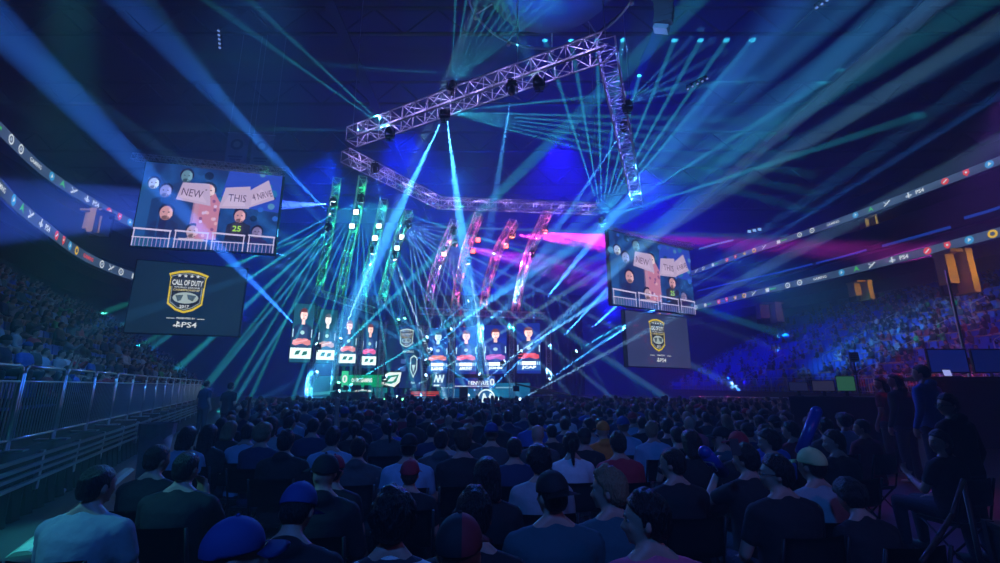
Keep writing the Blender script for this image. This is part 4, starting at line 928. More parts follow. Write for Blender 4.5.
ARMS = {  # elbow, wrist for the right side (x>0); mirrored for the left
 'lap': ((.25, .07, .70), (.13, .30, .60), (-.4, .8, -.25), (0, 0, -1)),
 'phone': ((.24, .10, .72), (.09, .34, .82), (-.35, .6, .5), (0, -.6, .6)),
 'knee': ((.27, .12, .72), (.17, .40, .62), (-.1, 1, -.1), (0, 0, -1)),
 'chin': ((.2, .22, .72), (.06, .2, 1.0), (-.3, -.1, 1), (0, -1, .2)),
 'clap': ((.28, .18, .86), (.06, .34, 1.06), (-.2, .3, 1), (-1, 0, 0)),
 'up': ((.3, .08, 1.2), (.27, .12, 1.46), (0, .1, 1), (0, 1, 0)),
 'down': ((.26, -.03, .70), (.27, .06, .47), (0, .1, -1), (-1, 0, 0)),
 'point': ((.36, .2, 1.02), (.52, .42, 1.14), (.5, .8, .3), (0, 0, -1)),
}
def build_person(yaw=0, pitch=0, roll=0, hair='short', hcol='black', arms=('lap', 'lap'), sleeve='short', stand=False, vox=.014, lean=.0, width=1.0, cap=None, face=False, beard=False, fem=False):
    """returns dict of meshes in the figure's own frame: origin on the floor under the hips, facing +Y"""
    up = Vector((0, 0, .42 if stand else 0)); H = {}
    def T(p): p = Vector(p); return p + up + Vector((0, lean * max(0, p.z - .5), 0))
    w = width * (.9 if fem else 1)
    torso = [(0, 0, .42, .165, .125), (0, 0, .5, .178, .135), (0, .0, .62, .165, .125), (0, .0, .74, .165, .12), (0, .0, .86, .185, .128), (0, -.005, .95, .195, .115), (0, -.005, 1.0, .175, .09), (0, .0, 1.045, .09, .065), (0, .005, 1.08, .055, .055)]
    def tor(bm, infl, z0=0, z1=9, sw=1.0):
        secs = [(c[0], (lean * max(0, c[2] - .5)) + c[1], c[2] + up.z, c[3] * w * sw + infl, c[4] * w + infl) for c in torso if z0 <= c[2] <= z1]; loft(bm, secs)
    # body
    bm = bmesh.new(); tor(bm, -.012)
    nk = T((0, .0, 1.02)); nt_ = T((0, .012, 1.13)); capsule(bm, nk, .058 * (.88 if fem else 1), nt_, .052 * (.88 if fem else 1))
    for sx in (-1, 1): capsule(bm, T((sx * .025, -.012, 1.085)), .040, T((sx * .12 * w, -.01, .995)), .045)
    R = Euler((pitch, roll, yaw), 'XYZ').to_matrix(); piv = T((0, .012, 1.12))
    def h(p): return piv + R @ Vector(p)
    ell(bm, h((0, .0, .105)), (.074, .095, .095), R, 20); ell(bm, h((0, .03, .065)), (.060, .072, .092), R, 18); ell(bm, h((0, .045, .015)), (.046, .045, .036), R, 14)
    ell(bm, h((0, .083, -.005)), (.018, .016, .015), R, 8)
    capsule(bm, h((0, .094, .085)), .008, h((0, .116, .052)), .0125, 8); ell(bm, h((.011, .108, .049)), .009, n=6); ell(bm, h((-.011, .108, .049)), .009, n=6)
    ell(bm, h((0, .09, .108)), (.045, .014, .010), R, 10); ell(bm, h((0, .094, .028)), (.023, .010, .0065), R, 8); ell(bm, h((0, .092, .016)), (.019, .010, .0065), R, 8)
    for s in (-1, 1):
        ell(bm, h((s * .076, -.003, .068)), (.009, .020, .031), R, 10); ell(bm, h((s * .038, .078, .058)), (.018, .014, .018), R, 8)
    arms_pts = []
    for s, nm in ((1, arms[0]), (-1, arms[1])):
        e, wr, hd, pn = ARMS[nm]
        sh = T((.185 * w, -.005, .965)); sh.x *= s; E = T((e[0] * w, e[1], e[2])); E.x *= s; W = T((wr[0], wr[1], wr[2])); W.x *= s
        if stand and nm == 'lap': pass
        capsule(bm, sh, .056, E, .041); capsule(bm, E, .041, W, .027)
        hv = Vector(hd); hv.x *= s; pv = Vector(pn); pv.x *= s
        hand(bm, W, hv, pv, -s, .7); arms_pts.append((sh, E, W))
    legs = []
    for s in (-1, 1):
        if stand: pts = [(s * .095, 0, .9), (s * .11, .015, .5), (s * .115, -.01, .1)]
        else: pts = [(s * .09, .04, .52), (s * .13, .47, .53), (s * .13, .46, .11)]
        pts = [Vector(p) for p in pts]; legs.append(pts)
        capsule(bm, pts[0], .085, pts[1], .058); capsule(bm, pts[1], .056, pts[2], .038); capsule(bm, pts[2] - Vector((0, 0, .04)), .035, pts[2] + Vector((0, .12, -.05)), .03)
    H['body'] = remesh(bm, 'body', vox, 2 if face else 3)
    # shirt / sleeves
    bm = bmesh.new(); tor(bm, .014, .42, 1.046, 1.0)
    for sx in (-1, 1): capsule(bm, T((sx * .06, -.014, 1.035)), .045, T((sx * .14 * w, -.008, .995)), .058)
    for sh, E, W in arms_pts:
        ell(bm, sh, (.072, .072, .068)); capsule(bm, sh, .071, sh.lerp(E, .58 if sleeve == 'short' else 1), .06 if sleeve == 'short' else .054)
        if sleeve == 'long': capsule(bm, E, .054, E.lerp(W, .95), .038)
    if sleeve == 'long': ell(bm, T((0, -.07, 1.06)), (.095, .06, .06))      # hood roll
    else: tube(bm, T((0, -.002, 1.03)), T((0, .008, 1.062)), .075, .066, 16)
    H['shirt'] = remesh(bm, 'shirt', max(.014, vox), 3, (.012, .12))
    bm = bmesh.new()
    for pts in legs: capsule(bm, pts[0], .1, pts[1], .072); capsule(bm, pts[1], .071, pts[2] + Vector((0, 0, .01)), .055)
    loft(bm, [(0, 0, .40 + up.z, .15 * w, .12), (0, 0, .46 + up.z, .188 * w, .15), (0, 0, .56 + up.z, .18 * w, .14)])
    H['trousers'] = remesh(bm, 'trousers', max(.02, vox), 3)
    for pts, sn in zip(legs, ('shoe_a', 'shoe_b')): bm = bmesh.new(); a = pts[2]; ell(bm, (a.x, a.y + .06, .05), (.048, .14, .05)); ell(bm, (a.x, a.y, .07), (.045, .06, .06)); box(bm, (a.x, a.y + .05, .014), (.085, .25, .026)); H[sn] = remesh(bm, 'shoe', .02, 2)
    # hair: a shell over the skull cut along the hairline, from the forehead past the ear tops to the nape
    bm = bmesh.new()
    def shell(g, zf=.150, zn=.0):
        def part(cuts):
            b2 = bmesh.new(); ell(b2, h((0, -.004, .107)), (.076 + g, .094 + g, .095 + g), R, 24); ell(b2, h((0, -.036, .07)), (.064 + g, .060 + g, .075), R, 18)
            for co_, no_ in cuts:
                bmesh.ops.bisect_plane(b2, geom=b2.verts[:] + b2.edges[:] + b2.faces[:], plane_co=h(co_), plane_no=R @ Vector(no_).normalized(), clear_inner=True)
                bmesh.ops.holes_fill(b2, edges=[e for e in b2.edges if e.is_boundary], sides=0)
            t_ = bpy.data.meshes.new('t'); b2.to_mesh(t_); b2.free(); bm.from_mesh(t_); bpy.data.meshes.remove(t_)
        part([((0, .09, zf), (0, -(zf - .1), .09))])                       # crown down to the ear tops
        part([((0, -.016, .1), (0, -1, -.12)), ((0, 0, zn), (0, 0, 1))])    # back of the head down to the nape
        for sx in (-1, 1): box(bm, h((sx * (.072 + g * .4), .012, .095)), (.012, .02, .05), R)
    if hair in ('short', 'crop', 'quiff'):
        shell(.005 if hair == 'crop' else .012, .152 if hair == 'crop' else .158, .012 if hair == 'crop' else .0)
        if hair != 'crop':
            for k in range(14):
                t = random.uniform(0, 2 * PI); q = random.uniform(0, .055); ell(bm, h((q * math.cos(t), q * math.sin(t), .205 - q * .25)), (random.uniform(.015, .024),) * 3, n=8)
        if hair == 'quiff':
            for k in range(9): capsule(bm, h((-.045 + k * .011, .055 + random.uniform(-.01, .01), .185)), .018, h((-.03 + k * .011, .02, .215 + random.uniform(-.006, .008))), .014, 6)
    elif hair == 'bushy':
        shell(.026, .15, -.01)
        for k in range(60):
            t = random.uniform(0, 2 * PI); u = random.uniform(-.45, 1); q = math.sqrt(max(0, 1 - u * u)); yy = q * math.sin(t)
            if yy > .2 and u < .55: continue
            ell(bm, h((.095 * q * math.cos(t), -.008 + .105 * yy, .112 + .105 * u)), random.uniform(.012, .027), n=6)
    elif hair in ('long', 'bob', 'ponytail'):
        shell(.014, .16, -.01); zb = {'long': -.2, 'bob': -.02, 'ponytail': .05}[hair]
        if hair != 'ponytail':
            for sx in (-1, 0, 1): capsule(bm, h((sx * .042, -.045, .1)), .05, h((sx * .048, -.062 - (.02 if hair == 'long' else 0), zb)), .036 if hair == 'long' else .045)
            for sx in (-1, 1): capsule(bm, h((sx * .068, .0, .1)), .026, h((sx * .072, -.012, zb + .02)), .022)
        else:
            capsule(bm, h((0, -.09, .135)), .024, h((0, -.135, .10)), .034); capsule(bm, h((0, -.135, .10)), .034, h((.01, -.125, -.10)), .014)
    if hair not in ('bald', 'none'):
        H['hair'] = remesh(bm, 'hair', max(.008, vox * .7), 1, (.004 if hair == 'crop' else .010, .022))
    else: bm.free()
    if beard:
        bm = bmesh.new(); ell(bm, h((0, .045, .01)), (.056, .055, .042), R, 14); ell(bm, h((0, .06, -.01)), (.04, .042, .03), R, 12); H['beard'] = remesh(bm, 'beard', .011, 1, (.008, .02))
    if cap:
        back = cap.get('back', False); bm = bmesh.new()
        ell(bm, h((0, -.004, .115)), (.087, .105, .102), R, 28); ell(bm, h((0, -.004, .218)), .008, n=8)
        bmesh.ops.bisect_plane(bm, geom=bm.verts[:] + bm.edges[:] + bm.faces[:], plane_co=h((0, 0, .105)), plane_no=R @ Vector((0, -.12 if not back else .1, 1)).normalized(), clear_inner=True)
        bmesh.ops.solidify(bm, geom=bm.faces[:], thickness=.004)
        me = bpy.data.meshes.new('cap'); bm.to_mesh(me); bm.free(); me.shade_smooth(); H['cap'] = me
        bm = bmesh.new(); s = -1 if back else 1; rows = []
        for j in range(4):
            r_ = .095 + .075 * j / 3; rows.append([bm.verts.new(h((r_ * .92 * math.sin(t) * (1 - .1 * j / 3), s * (.01 + r_ * math.cos(t) * 1.05), .122 - .012 * j / 3 - .02 * (abs(t) ** 2)))) for t in [-.95 + 1.9 * k / 10 for k in range(11)]])
        for a, b in zip(rows, rows[1:]):
            for k in range(10): bm.faces.new((a[k], a[k + 1], b[k + 1], b[k]))
        bmesh.ops.solidify(bm, geom=bm.faces[:], thickness=.005)
        me = bpy.data.meshes.new('brim'); bm.to_mesh(me); bm.free(); me.shade_smooth(); H['brim'] = me
    H['_head'] = (piv, R); return H
EYEW = mat('eye_white', (.3, .3, .3), .4); EYED = mat('eye_dark', (.02, .015, .01), .15)
def make_person(meshes, shirt, hcol='black', capm=None, loc=(0, 0, 0), rz=0, scale=1.0, label='', group=None, face=False, glasses=False, trouser=None, chestmark=None):
    root = empty('person', loc, rz, label, 'person', group); root.scale = (scale,) * 3
    def add(n, me, m, par=root):
        if not me.materials: me.materials.append(m)
        o = bpy.data.objects.new(n, me); link(o, par)
        if me.materials[0] != m: o.material_slots[0].link = 'OBJECT'; o.material_slots[0].material = m
        return o
    b = add('body', meshes['body'], SKIN); add('shirt', meshes['shirt'], CLM[shirt]); add('trousers', meshes['trousers'], trouser or PANT); [add('shoe', meshes[q], SHOE) for q in ('shoe_a', 'shoe_b') if math.hypot(loc[0], loc[1]) < 9]
    if 'hair' in meshes: add('hair', meshes['hair'], HAIRC[hcol])
    if 'beard' in meshes: add('beard', meshes['beard'], HAIRC[hcol])
    if 'cap' in meshes:
        c = add('cap', meshes['cap'], capm or CLM['navy']); add('brim', meshes['brim'], capm or CLM['navy'], c)
    piv, R = meshes['_head']
    if face:
        for s in (-1, 1):
            bm = bmesh.new(); ell(bm, piv + R @ Vector((s * .030, .079, .085)), .0125, n=12); ell(bm, piv + R @ Vector((s * .031, .0895, .085)), (.006, .004, .006), R, 8, 1)
            mesh_obj('eye', bm, [EYEW, EYED], root, True)
            bm = bmesh.new(); box(bm, piv + R @ Vector((s * .032, .1, .108)), (.032, .006, .006), R); mesh_obj('eyebrow', bm, HAIRC[hcol], root)
    if glasses:
        bm = bmesh.new()
        for s in (-1, 1):
            for k in range(12):
                t0, t1 = 2 * PI * k / 12, 2 * PI * (k + 1) / 12; q = lambda t: piv + R @ Vector((s * .033 + .025 * math.cos(t), .108, .083 + .02 * math.sin(t))); tube(bm, q(t0), q(t1), .002, n=5)
            tube(bm, piv + R @ Vector((s * .058, .106, .088)), piv + R @ Vector((s * .078, .0, .085)), .0022, n=5)
        tube(bm, piv + R @ Vector((-.008, .11, .086)), piv + R @ Vector((.008, .11, .086)), .002, n=5)
        mesh_obj('glasses', bm, PLAS, root)
    return root
# folding chair
def chair():
    root = empty('folding_chair', (0, 0, 0)); m = mat('chair_vinyl', (.012, .012, .015), .35)
    bm = bmesh.new(); box(bm, (0, .06, .43), (.42, .42, .04)); bmesh.ops.bevel(bm, geom=bm.edges[:], offset=.015, segments=2); mesh_obj('seat', bm, m, root)
    bm = bmesh.new(); n = 8
    rows = []
    for j in range(5):
        z = .62 + .26 * j / 4; rows.append([bm.verts.new((-.21 + .42 * k / n, -.21 - .035 * math.cos(PI * (k / n - .5)) - .02 * j / 4, z)) for k in range(n + 1)])
    for a, b in zip(rows, rows[1:]):
        for k in range(n): bm.faces.new((a[k], a[k + 1], b[k + 1], b[k]))
    bmesh.ops.solidify(bm, geom=bm.faces[:], thickness=.025); mesh_obj('backrest', bm, m, root, True)
    for s in (-1, 1):
        bm = bmesh.new(); path_tube(bm, [Vector((s * .225, -.25, .88)), Vector((s * .225, -.14, .45)), Vector((s * .225, .27, 0.01))], .012, 6); mesh_obj('leg', bm, BLACK, root, True)
        bm = bmesh.new(); path_tube(bm, [Vector((s * .205, .2, .42)), Vector((s * .205, -.2, .01))], .011, 6); mesh_obj('leg', bm, BLACK, root, True)
    return root
CH0 = chair(); index_kids(); NCH = [0]
def put_chair(x, y, rz, label, group=None):
    o = CH0 if NCH[0] == 0 else copy_tree(CH0)
    NCH[0] += 1; o.location = (x, y, 0); o.rotation_euler = (0, 0, rz); tag(o, label, 'chair', group)
def facing(x, y, tx=-3.0, ty=37): return math.atan2(-(tx - x), ty - y)
placed = []
def named(px, py, label, shirt='black', yaw=0, pitch=.05, roll=0, hair='short', hcol='black', scale=None, **kw):
    """px, py: the head's centre in the photo"""
    pk = {k: kw.pop(k) for k in ('capm', 'glasses', 'trouser') if k in kw}
    face = kw.get('face', False); stand = kw.get('stand', False); zc = (1.215 + (.42 if stand else 0)) * (scale or 1)
    Y = kw.pop('Y', None)
    if Y: p = at(px, py, Y); scale = p.z / (1.215 + (.42 if stand else 0))
    else: p = atz(px, py, zc)
    rz = kw.pop('rz', None)
    if rz is None: rz = facing(p.x, p.y)
    if 'chairlabel' in kw: kw.pop('chairlabel')
    kw.setdefault('vox', .0115 if p.y < 3 else .016)
    M = build_person(yaw=yaw, pitch=-pitch, roll=roll, hair=hair, **kw)
    hp = M['_head'][0] + M['_head'][1] @ Vector((0, 0, .095)); off = Matrix.Rotation(rz, 3, 'Z') @ Vector((hp.x, hp.y, 0)) * (scale or 1)
    loc = (p.x - off.x, p.y - off.y, 0)
    o = make_person(M, shirt, hcol, loc=loc, rz=rz, scale=scale or 1, label=label, face=face, **pk)
    placed.append((loc[0], loc[1], .40)); 
    if not stand: put_chair(loc[0], loc[1], rz, 'black folding chair under the ' + label.replace('person ', 'person ', 1)[:90] if False else 'black folding chair of the ' + ' '.join(label.split()[:11]))
    return o
CAPY = mat('cap_yellow_green', (.55, .6, .25), .8); CAPB = mat('cap_blue', (.03, .06, .25), .8); CAPK = mat('cap_black', (.012, .012, .014), .8)
def capred():
    m = mat('cap_black_red', (.02, .02, .02), .8); nt = m.node_tree; p = nt.nodes['Principled BSDF']; tc = nt.nodes.new('ShaderNodeTexCoord'); s = nt.nodes.new('ShaderNodeSeparateXYZ'); nt.links.new(tc.outputs['Object'], s.inputs[0])
    g = nt.nodes.new('ShaderNodeMath'); g.operation = 'GREATER_THAN'; g.inputs[1].default_value = .01; nt.links.new(s.outputs[0], g.inputs[0])
    mx = nt.nodes.new('ShaderNodeMix'); mx.data_type = 'RGBA'; mx.inputs[6].default_value = (.015, .015, .018, 1); mx.inputs[7].default_value = (.3, .02, .03, 1); nt.links.new(g.outputs[0], mx.inputs[0]); nt.links.new(mx.outputs[2], p.inputs['Base Color']); return m
CAPR = capred()
named(97, 484, 'person in a light grey tee at the lower left, short dark hair, seen from behind', 'grey', yaw=-.25, hair='crop', width=1.08)
named(157, 458, 'person in a black tee seated behind the left pair, dark short hair', 'black', yaw=-.3, hair='crop')
named(186, 467, 'person in a black tee with a broad back, lower left, hand at the chin', 'black', hair='crop', width=1.12, arms=('chin', 'lap'))
named(188, 436, 'person in a grey blue tee near the waste bin, dark hair', 'lightblue', hair='bob', fem=True)
named(209, 434, 'person with long dark hair and black top, left of the light blue tee', 'black', hair='long', fem=True)
named(248, 432, 'person in a light blue tee seen from behind, short dark hair, left middle', 'lightblue', hair='crop')
named(286, 441, 'person in a dark hooded jacket with dark hair, left of centre', 'black', hair='short', sleeve='long', width=1.1)
named(333, 437, 'bearded person in a blue tee wearing a dark beanie, left of centre', 'lightblue', hair='short', beard=True, width=1.08)
named(325, 472, 'person in a dark jacket turned left with dark cap, left of centre', 'black', yaw=.8, hair='none', cap={'back': False}, capm=CAPK, sleeve='long')
named(298, 505, 'person in a black jacket with head bowed under a dark cap', 'black', pitch=.5, hair='crop', cap={'back': False}, capm=CAPB, sleeve='long', lean=.3, width=1.1)
named(233, 553, 'person wearing a dark blue cap at the bottom edge, brim to the right', 'navy', yaw=-1.1, hair='none', cap={'back': False}, capm=CAPB)
named(393, 517, 'person with bushy dark hair and a white striped top, bottom centre', 'striped', hair='bushy', width=.95, fem=True)
named(409, 446, 'person in a white and teal tee wearing a backwards cap, centre left', 'lightblue', hair='crop', cap={'back': True}, capm=CAPK)
named(441, 440, 'person in a dark jacket seen from behind, centre, hair lit at the rim', 'darkgrey', hair='crop', sleeve='long', width=1.1)
named(487, 475, 'person with a black bob haircut and black jersey, centre', 'black', hair='bob', fem=True)
named(474, 513, 'person with round dark hair in a dark jersey, bottom centre', 'black', hair='short')
named(459, 549, 'person wearing a black and dark red studded cap at the bottom edge', 'black', hair='none', cap={'back': False}, capm=CAPR, yaw=-.2)
named(539, 460, 'person with tousled dark hair leaning left in a pale grey tee', 'grey', hair='bushy', roll=-.15, yaw=.3)
named(571, 443, 'person with a dark ponytail and pale grey tee, centre right', 'white', hair='ponytail', fem=True, yaw=-.2)
named(552, 493, 'person in a dark teal tee and backwards dark cap, bottom centre right', 'teal', hair='crop', cap={'back': True}, capm=CAPK, width=1.12, yaw=.4)
named(610, 488, 'person with swept blond hair in profile, dark blue tee', 'teal', yaw=1.0, hair='quiff', hcol='blond', face=True)
named(618, 443, 'person in a red tee with black hair, right of centre', 'red', hair='short')
named(603, 430, 'person in a bright orange hooded top, right of centre', 'orange', hair='none', sleeve='long', cap={'back': False}, capm=CLM['orange'])
named(589, 426, 'person with dark hair turned left beside the orange top', 'grey', yaw=1.0, hair='short', face=True)
named(652, 430, 'person with fair hair in a pale teal tee turned right', 'lightblue', yaw=-.9, hair='short', hcol='blond', face=True)
named(673, 462, 'person in a black tee with short dark hair looking left', 'black', yaw=.7, hair='crop', face=True)
named(690, 423, 'person with a shaved head in a pink tee, right of centre', 'pink', yaw=.4, hair='bald', width=1.1)
named(647, 517, 'person in a pink tee in profile with headset and black hair, bottom right', 'pink', yaw=1.15, hair='short', face=True, width=1.1)
named(722, 437, 'person with glowing face edge turned left in a teal top, right middle', 'teal', yaw=1.2, hair='crop', cap={'back': False}, capm=CAPK, face=True)
named(746, 458, 'person in black holding up both hands with a phone, right middle', 'black', yaw=.5, hair='short', arms=('phone', 'clap'))
named(777, 472, 'person with glasses and dark hair in profile, black top, lower right', 'black', yaw=1.0, hair='short', face=True, glasses=True, width=1.1)
named(769, 441, 'person with dark curly hair turned left, behind the one with glasses', 'blue', yaw=1.0, hair='bushy', face=True)
named(812, 464, 'person wearing a yellow green cap and grey tee, lower right', 'grey', hair='crop', cap={'back': False}, capm=CAPY, yaw=.2)
named(834, 441, 'person with brown hair turned left in a black tee, right', 'black', yaw=1.0, hair='short', hcol='brown', face=True)
named(862, 427, 'person in a maroon tee with black hair, right', 'maroon', yaw=.6, hair='crop')
named(850, 494, 'person with bushy dark hair bowed low in the dark, lower right', 'black', pitch=.4, hair='bushy', lean=.2, Y=3.3)
named(940, 441, 'child in black with short dark hair in profile, far right', 'black', yaw=1.25, hair='short', face=True, arms=('lap', 'phone'))
named(791, 430, 'person in a dark red top behind the inflatable stick', 'maroon', yaw=.5, hair='short')
# standing staff and visitors
named(948, 404, 'person standing at the far right in glasses and a dark jacket', 'black', yaw=1.2, hair='short', stand=True, Y=5.2, glasses=True, face=True, sleeve='long', arms=('down', 'down'))
named(921, 372, 'person standing in a blue shirt with badge, right of the desk', 'blue', yaw=.3, hair='crop', stand=True, Y=8.0, arms=('down', 'down'), sleeve='long')
named(895, 380, 'person standing in a dark coat lit red on one side, right', 'black', yaw=.8, hair='long', stand=True, Y=9.0, face=True, arms=('down', 'down'), sleeve='long')
named(881, 383, 'person standing with long hair lit pink, left of the dark coat', 'maroon', yaw=.9, hair='long', stand=True, Y=9.8, face=True, fem=True, arms=('down', 'down'))
named(231, 386, 'tall person standing in the dark aisle near the left stage side', 'black', hair='crop', stand=True, Y=15, arms=('down', 'down'))
named(207, 384, 'person standing in the aisle left of the tall one', 'navy', hair='crop', stand=True, Y=17, arms=('down', 'down'))
# inflatable cheer sticks
def stick(p, d, L, label, txt='DU'):
    root = empty('inflatable_stick', p, 0, label, 'cheer stick'); q = d.to_track_quat('Z', 'Y'); root.rotation_euler = q.to_euler()
    bm = bmesh.new(); tube(bm, (0, 0, 0), (0, 0, L), .044, n=16); ell(bm, (0, 0, 0), (.044, .044, .03)); ell(bm, (0, 0, L), (.044, .044, .05)); mesh_obj('tube', bm, mat('stick_blue', (.015, .05, .3), .3), root, True)
    bm = bmesh.new(); w = mat('stick_print', (.7, .8, .9), .4); vs, fs = glyphs(txt, .02)
    for f in fs:
        vv = []
        for i in f:
            x, y = vs[i]; t = (x - .7) * .05 / .055; vv.append(bm.verts.new((.046 * math.sin(t), -.046 * math.cos(t), L * .35 + y * .09)))
        bm.faces.new(vv)
    for k in range(10):
        t0, t1 = 2 * PI * k / 10, 2 * PI * (k + 1) / 10; f = lambda t, r: (.046 * math.sin(r * math.cos(t) / .046), -.046 * math.cos(r * math.cos(t) / .046), L * .72 + r * math.sin(t)); bm.faces.new([bm.verts.new(f(t0, .04)), bm.verts.new(f(t1, .04)), bm.verts.new(f(t1, .025)), bm.verts.new(f(t0, .025))])
    mesh_obj('print', bm, w, root)
a = at(801, 452, 3.9); b_ = at(814, 418, 3.9); stick(a, (b_ - a), .36, 'blue inflatable cheer stick held upright, right, with white letters')
a = at(722, 472, 3.3); b_ = at(708, 456, 3.2); stick(a, b_ - a, .24, 'blue inflatable cheer stick lying slanted beside the phone holder')
# phone in hand
p = at(735, 447, 3.5); bm = bmesh.new(); box(bm, (0, 0, 0), (.06, .009, .12)); bmesh.ops.bevel(bm, geom=bm.edges[:], offset=.004, segments=2); o = mesh_obj('phone', bm, PLAS); o.location = p; o.rotation_euler = (-.3, 0, -.2); tag(o, 'dark phone held up in front of the crowd, right middle', 'phone')

# ---------------------------------------------------------------- the rest of the crowd
VAR = []
specs = [dict(hair='crop'), dict(hair='short', yaw=.4), dict(hair='short', yaw=-.4, width=1.08), dict(hair='bob', fem=True), dict(hair='long', fem=True, yaw=.2), dict(hair='crop', cap={'back': False}, yaw=.1), dict(hair='crop', cap={'back': True}), dict(hair='bushy', yaw=-.2), dict(hair='crop', sleeve='long', width=1.12), dict(hair='ponytail', fem=True, yaw=.3), dict(hair='short', arms=('clap', 'clap')), dict(hair='bald', yaw=.3), dict(hair='crop', arms=('up', 'lap'))]
for s in specs: VAR.append(build_person(vox=.02, pitch=-.05, **s))
VS = [build_person(vox=.02, pitch=-.02, stand=True, hair='crop', arms=('down', 'down')), build_person(vox=.02, stand=True, hair='short', arms=('clap', 'clap'))]
for i, V in enumerate(VAR + VS):
    for nm, m in (('body', SKIN), ('shirt', CLM['black']), ('trousers', PANT), ('shoe_a', SHOE), ('shoe_b', SHOE), ('hair', HAIRC['black']), ('cap', CAPB), ('brim', CAPB)):
        if nm in V and not V[nm].materials: V[nm].materials.append(m)
SHC = ['black'] * 9 + ['navy'] * 5 + ['darkgrey'] * 4 + ['grey'] * 2 + ['lightblue', 'teal', 'teal', 'white', 'maroon', 'red', 'blue', 'blue']
HC = ['black'] * 6 + ['brown'] * 3 + ['blond']
WORDS = {'black': 'black', 'navy': 'navy', 'darkgrey': 'dark grey', 'grey': 'grey', 'lightblue': 'light blue', 'teal': 'dark teal', 'white': 'white', 'maroon': 'maroon', 'red': 'red', 'blue': 'blue', 'green': 'green', 'pink': 'pink', 'orange': 'orange', 'yellow': 'yellow'}
HW = ['cropped hair', 'short hair', 'short hair', 'bob haircut', 'long hair', 'cap', 'backwards cap', 'bushy hair', 'cropped hair and hood', 'ponytail', 'hands raised to clap', 'shaved head', 'one arm raised']
def zone(x, y):
    px = 500 + 450 * x / y; a = 'near' if y < 5.5 else 'middle' if y < 9.5 else 'far'
    b = 'left' if px < 300 else 'centre left' if px < 450 else 'centre' if px < 560 else 'centre right' if px < 700 else 'right'
    return a, b
GRP = {}
floor_pts = []
Y = 3.0; r = 0
rnd = random.Random(3)
while Y < 20.5:
    xl = -2.2 - (Y - 3) * .53; xl = max(xl, -6 - .52 * (Y - 5.4) + 2.6) if Y > 5 else xl
    xr = min(.98 * Y, 3.2 + .66 * (Y - 3)) if Y < 9 else min(6.0 + .62 * (Y - 9), 19)
    x = xl + rnd.uniform(0, .3)
    while x < xr:
        xx = x + rnd.uniform(-.07, .07); yy = Y + rnd.uniform(-.08, .08)
        if rnd.random() > (.18 if Y < 5 else .07) and all((xx - a) ** 2 + (yy - b) ** 2 > (.52 if Y < 4.5 else .46) ** 2 for a, b, _ in placed): floor_pts.append((xx, yy))
        x += .56
    Y += .92; r += 1
floor_pts = [p for p in floor_pts if not (p[0] / p[1] > .58 and 9.7 < p[1] < 13) and not (p[0] / p[1] > .8 and 6.5 < p[1] < 13) and not (p[0] / p[1] > .66 and p[1] < 6.5)]     # the desk area stays free
def left_seats():
    out = []
    for i in range(10):
        o = 1.5 + i * RD; z = LZ + i * RS; s = 0
        while s < 46:
            p = left_pt(s - 3, o)
            if p.y > 1 and p.x / p.y > -1.32: out.append((p.x, p.y, z, i))
            s += .56
    return out
def right_seats():
    out = []
    for i in range(20):
        x = 23.1 + i * RRD; z = RZ + i * RRS; y = 17
        while y < 62:
            if x / y < 1.2: out.append((x, y, z, i))
            y += .62
    return out
LSE = left_seats(); RSE = right_seats()
cands = [('floor', math.hypot(x, y), x, y, 0) for x, y in floor_pts]
for x, y, z, i in LSE:
    k = rnd.random(); dens = .4 if y < 10 else .5
    if k < dens: cands.append(('left', math.hypot(x, y) + (0 if True else 0), x, y, z))
for x, y, z, i in RSE:
    px = 500 + 450 * x / y
    if rnd.random() < (.6 if px > 850 else .28): cands.append(('right', math.hypot(x, y), x, y, z))
cands.sort(key=lambda c: c[1])
NAMED = len([o for o in bpy.data.objects if o.name.startswith('person')])
LIM = 300 - NAMED
indiv = cands[:LIM]; rest = cands[LIM:]
print('PEOPLE', NAMED, len(indiv), len(rest), 'max dist', indiv[-1][1])
for kind, dist, x, y, z in indiv:
    vi = rnd.randrange(len(specs)); 
    if kind == 'floor' and vi in (10, 12) and rnd.random() < .8: vi = rnd.choice([0, 1, 2])
    sc = rnd.uniform(.93, 1.04) if y > 4.5 else rnd.uniform(.88, .96)
    sh = rnd.choice(SHC) if (y > 5 or kind != 'floor') else rnd.choice(['black', 'black', 'navy', 'darkgrey']); hc = rnd.choice(HC)
    if kind == 'floor': rz = facing(x, y) + rnd.uniform(-.12, .12); a, b = zone(x, y); where = 'on the %s floor, %s' % (a, b)
    elif kind == 'left': rz = -1.15 + rnd.uniform(-.2, .2); where = 'in the left stand' + (', lower rows' if z < 2.4 else ', upper rows')
    else: rz = 1.2 + rnd.uniform(-.2, .2); where = 'in the right stand'
    lb = 'seated person in %s %s, %s' % (WORDS[sh], ('top, ' + HW[vi]), where)
    GRP[lb] = GRP.get(lb, 0) + 1
    make_person(VAR[vi], sh, hc, loc=(x, y, z), rz=rz, scale=sc, label=lb, group='spectators ' + where.replace(',', ''), capm=rnd.choice([CAPB, CAPK, CLM['red']]))
    if kind == 'floor' and y < 8.5: put_chair(x, y, rz, 'black folding chair in the %s rows of the floor crowd, %s' % zone(x, y), 'folding chairs on the floor')
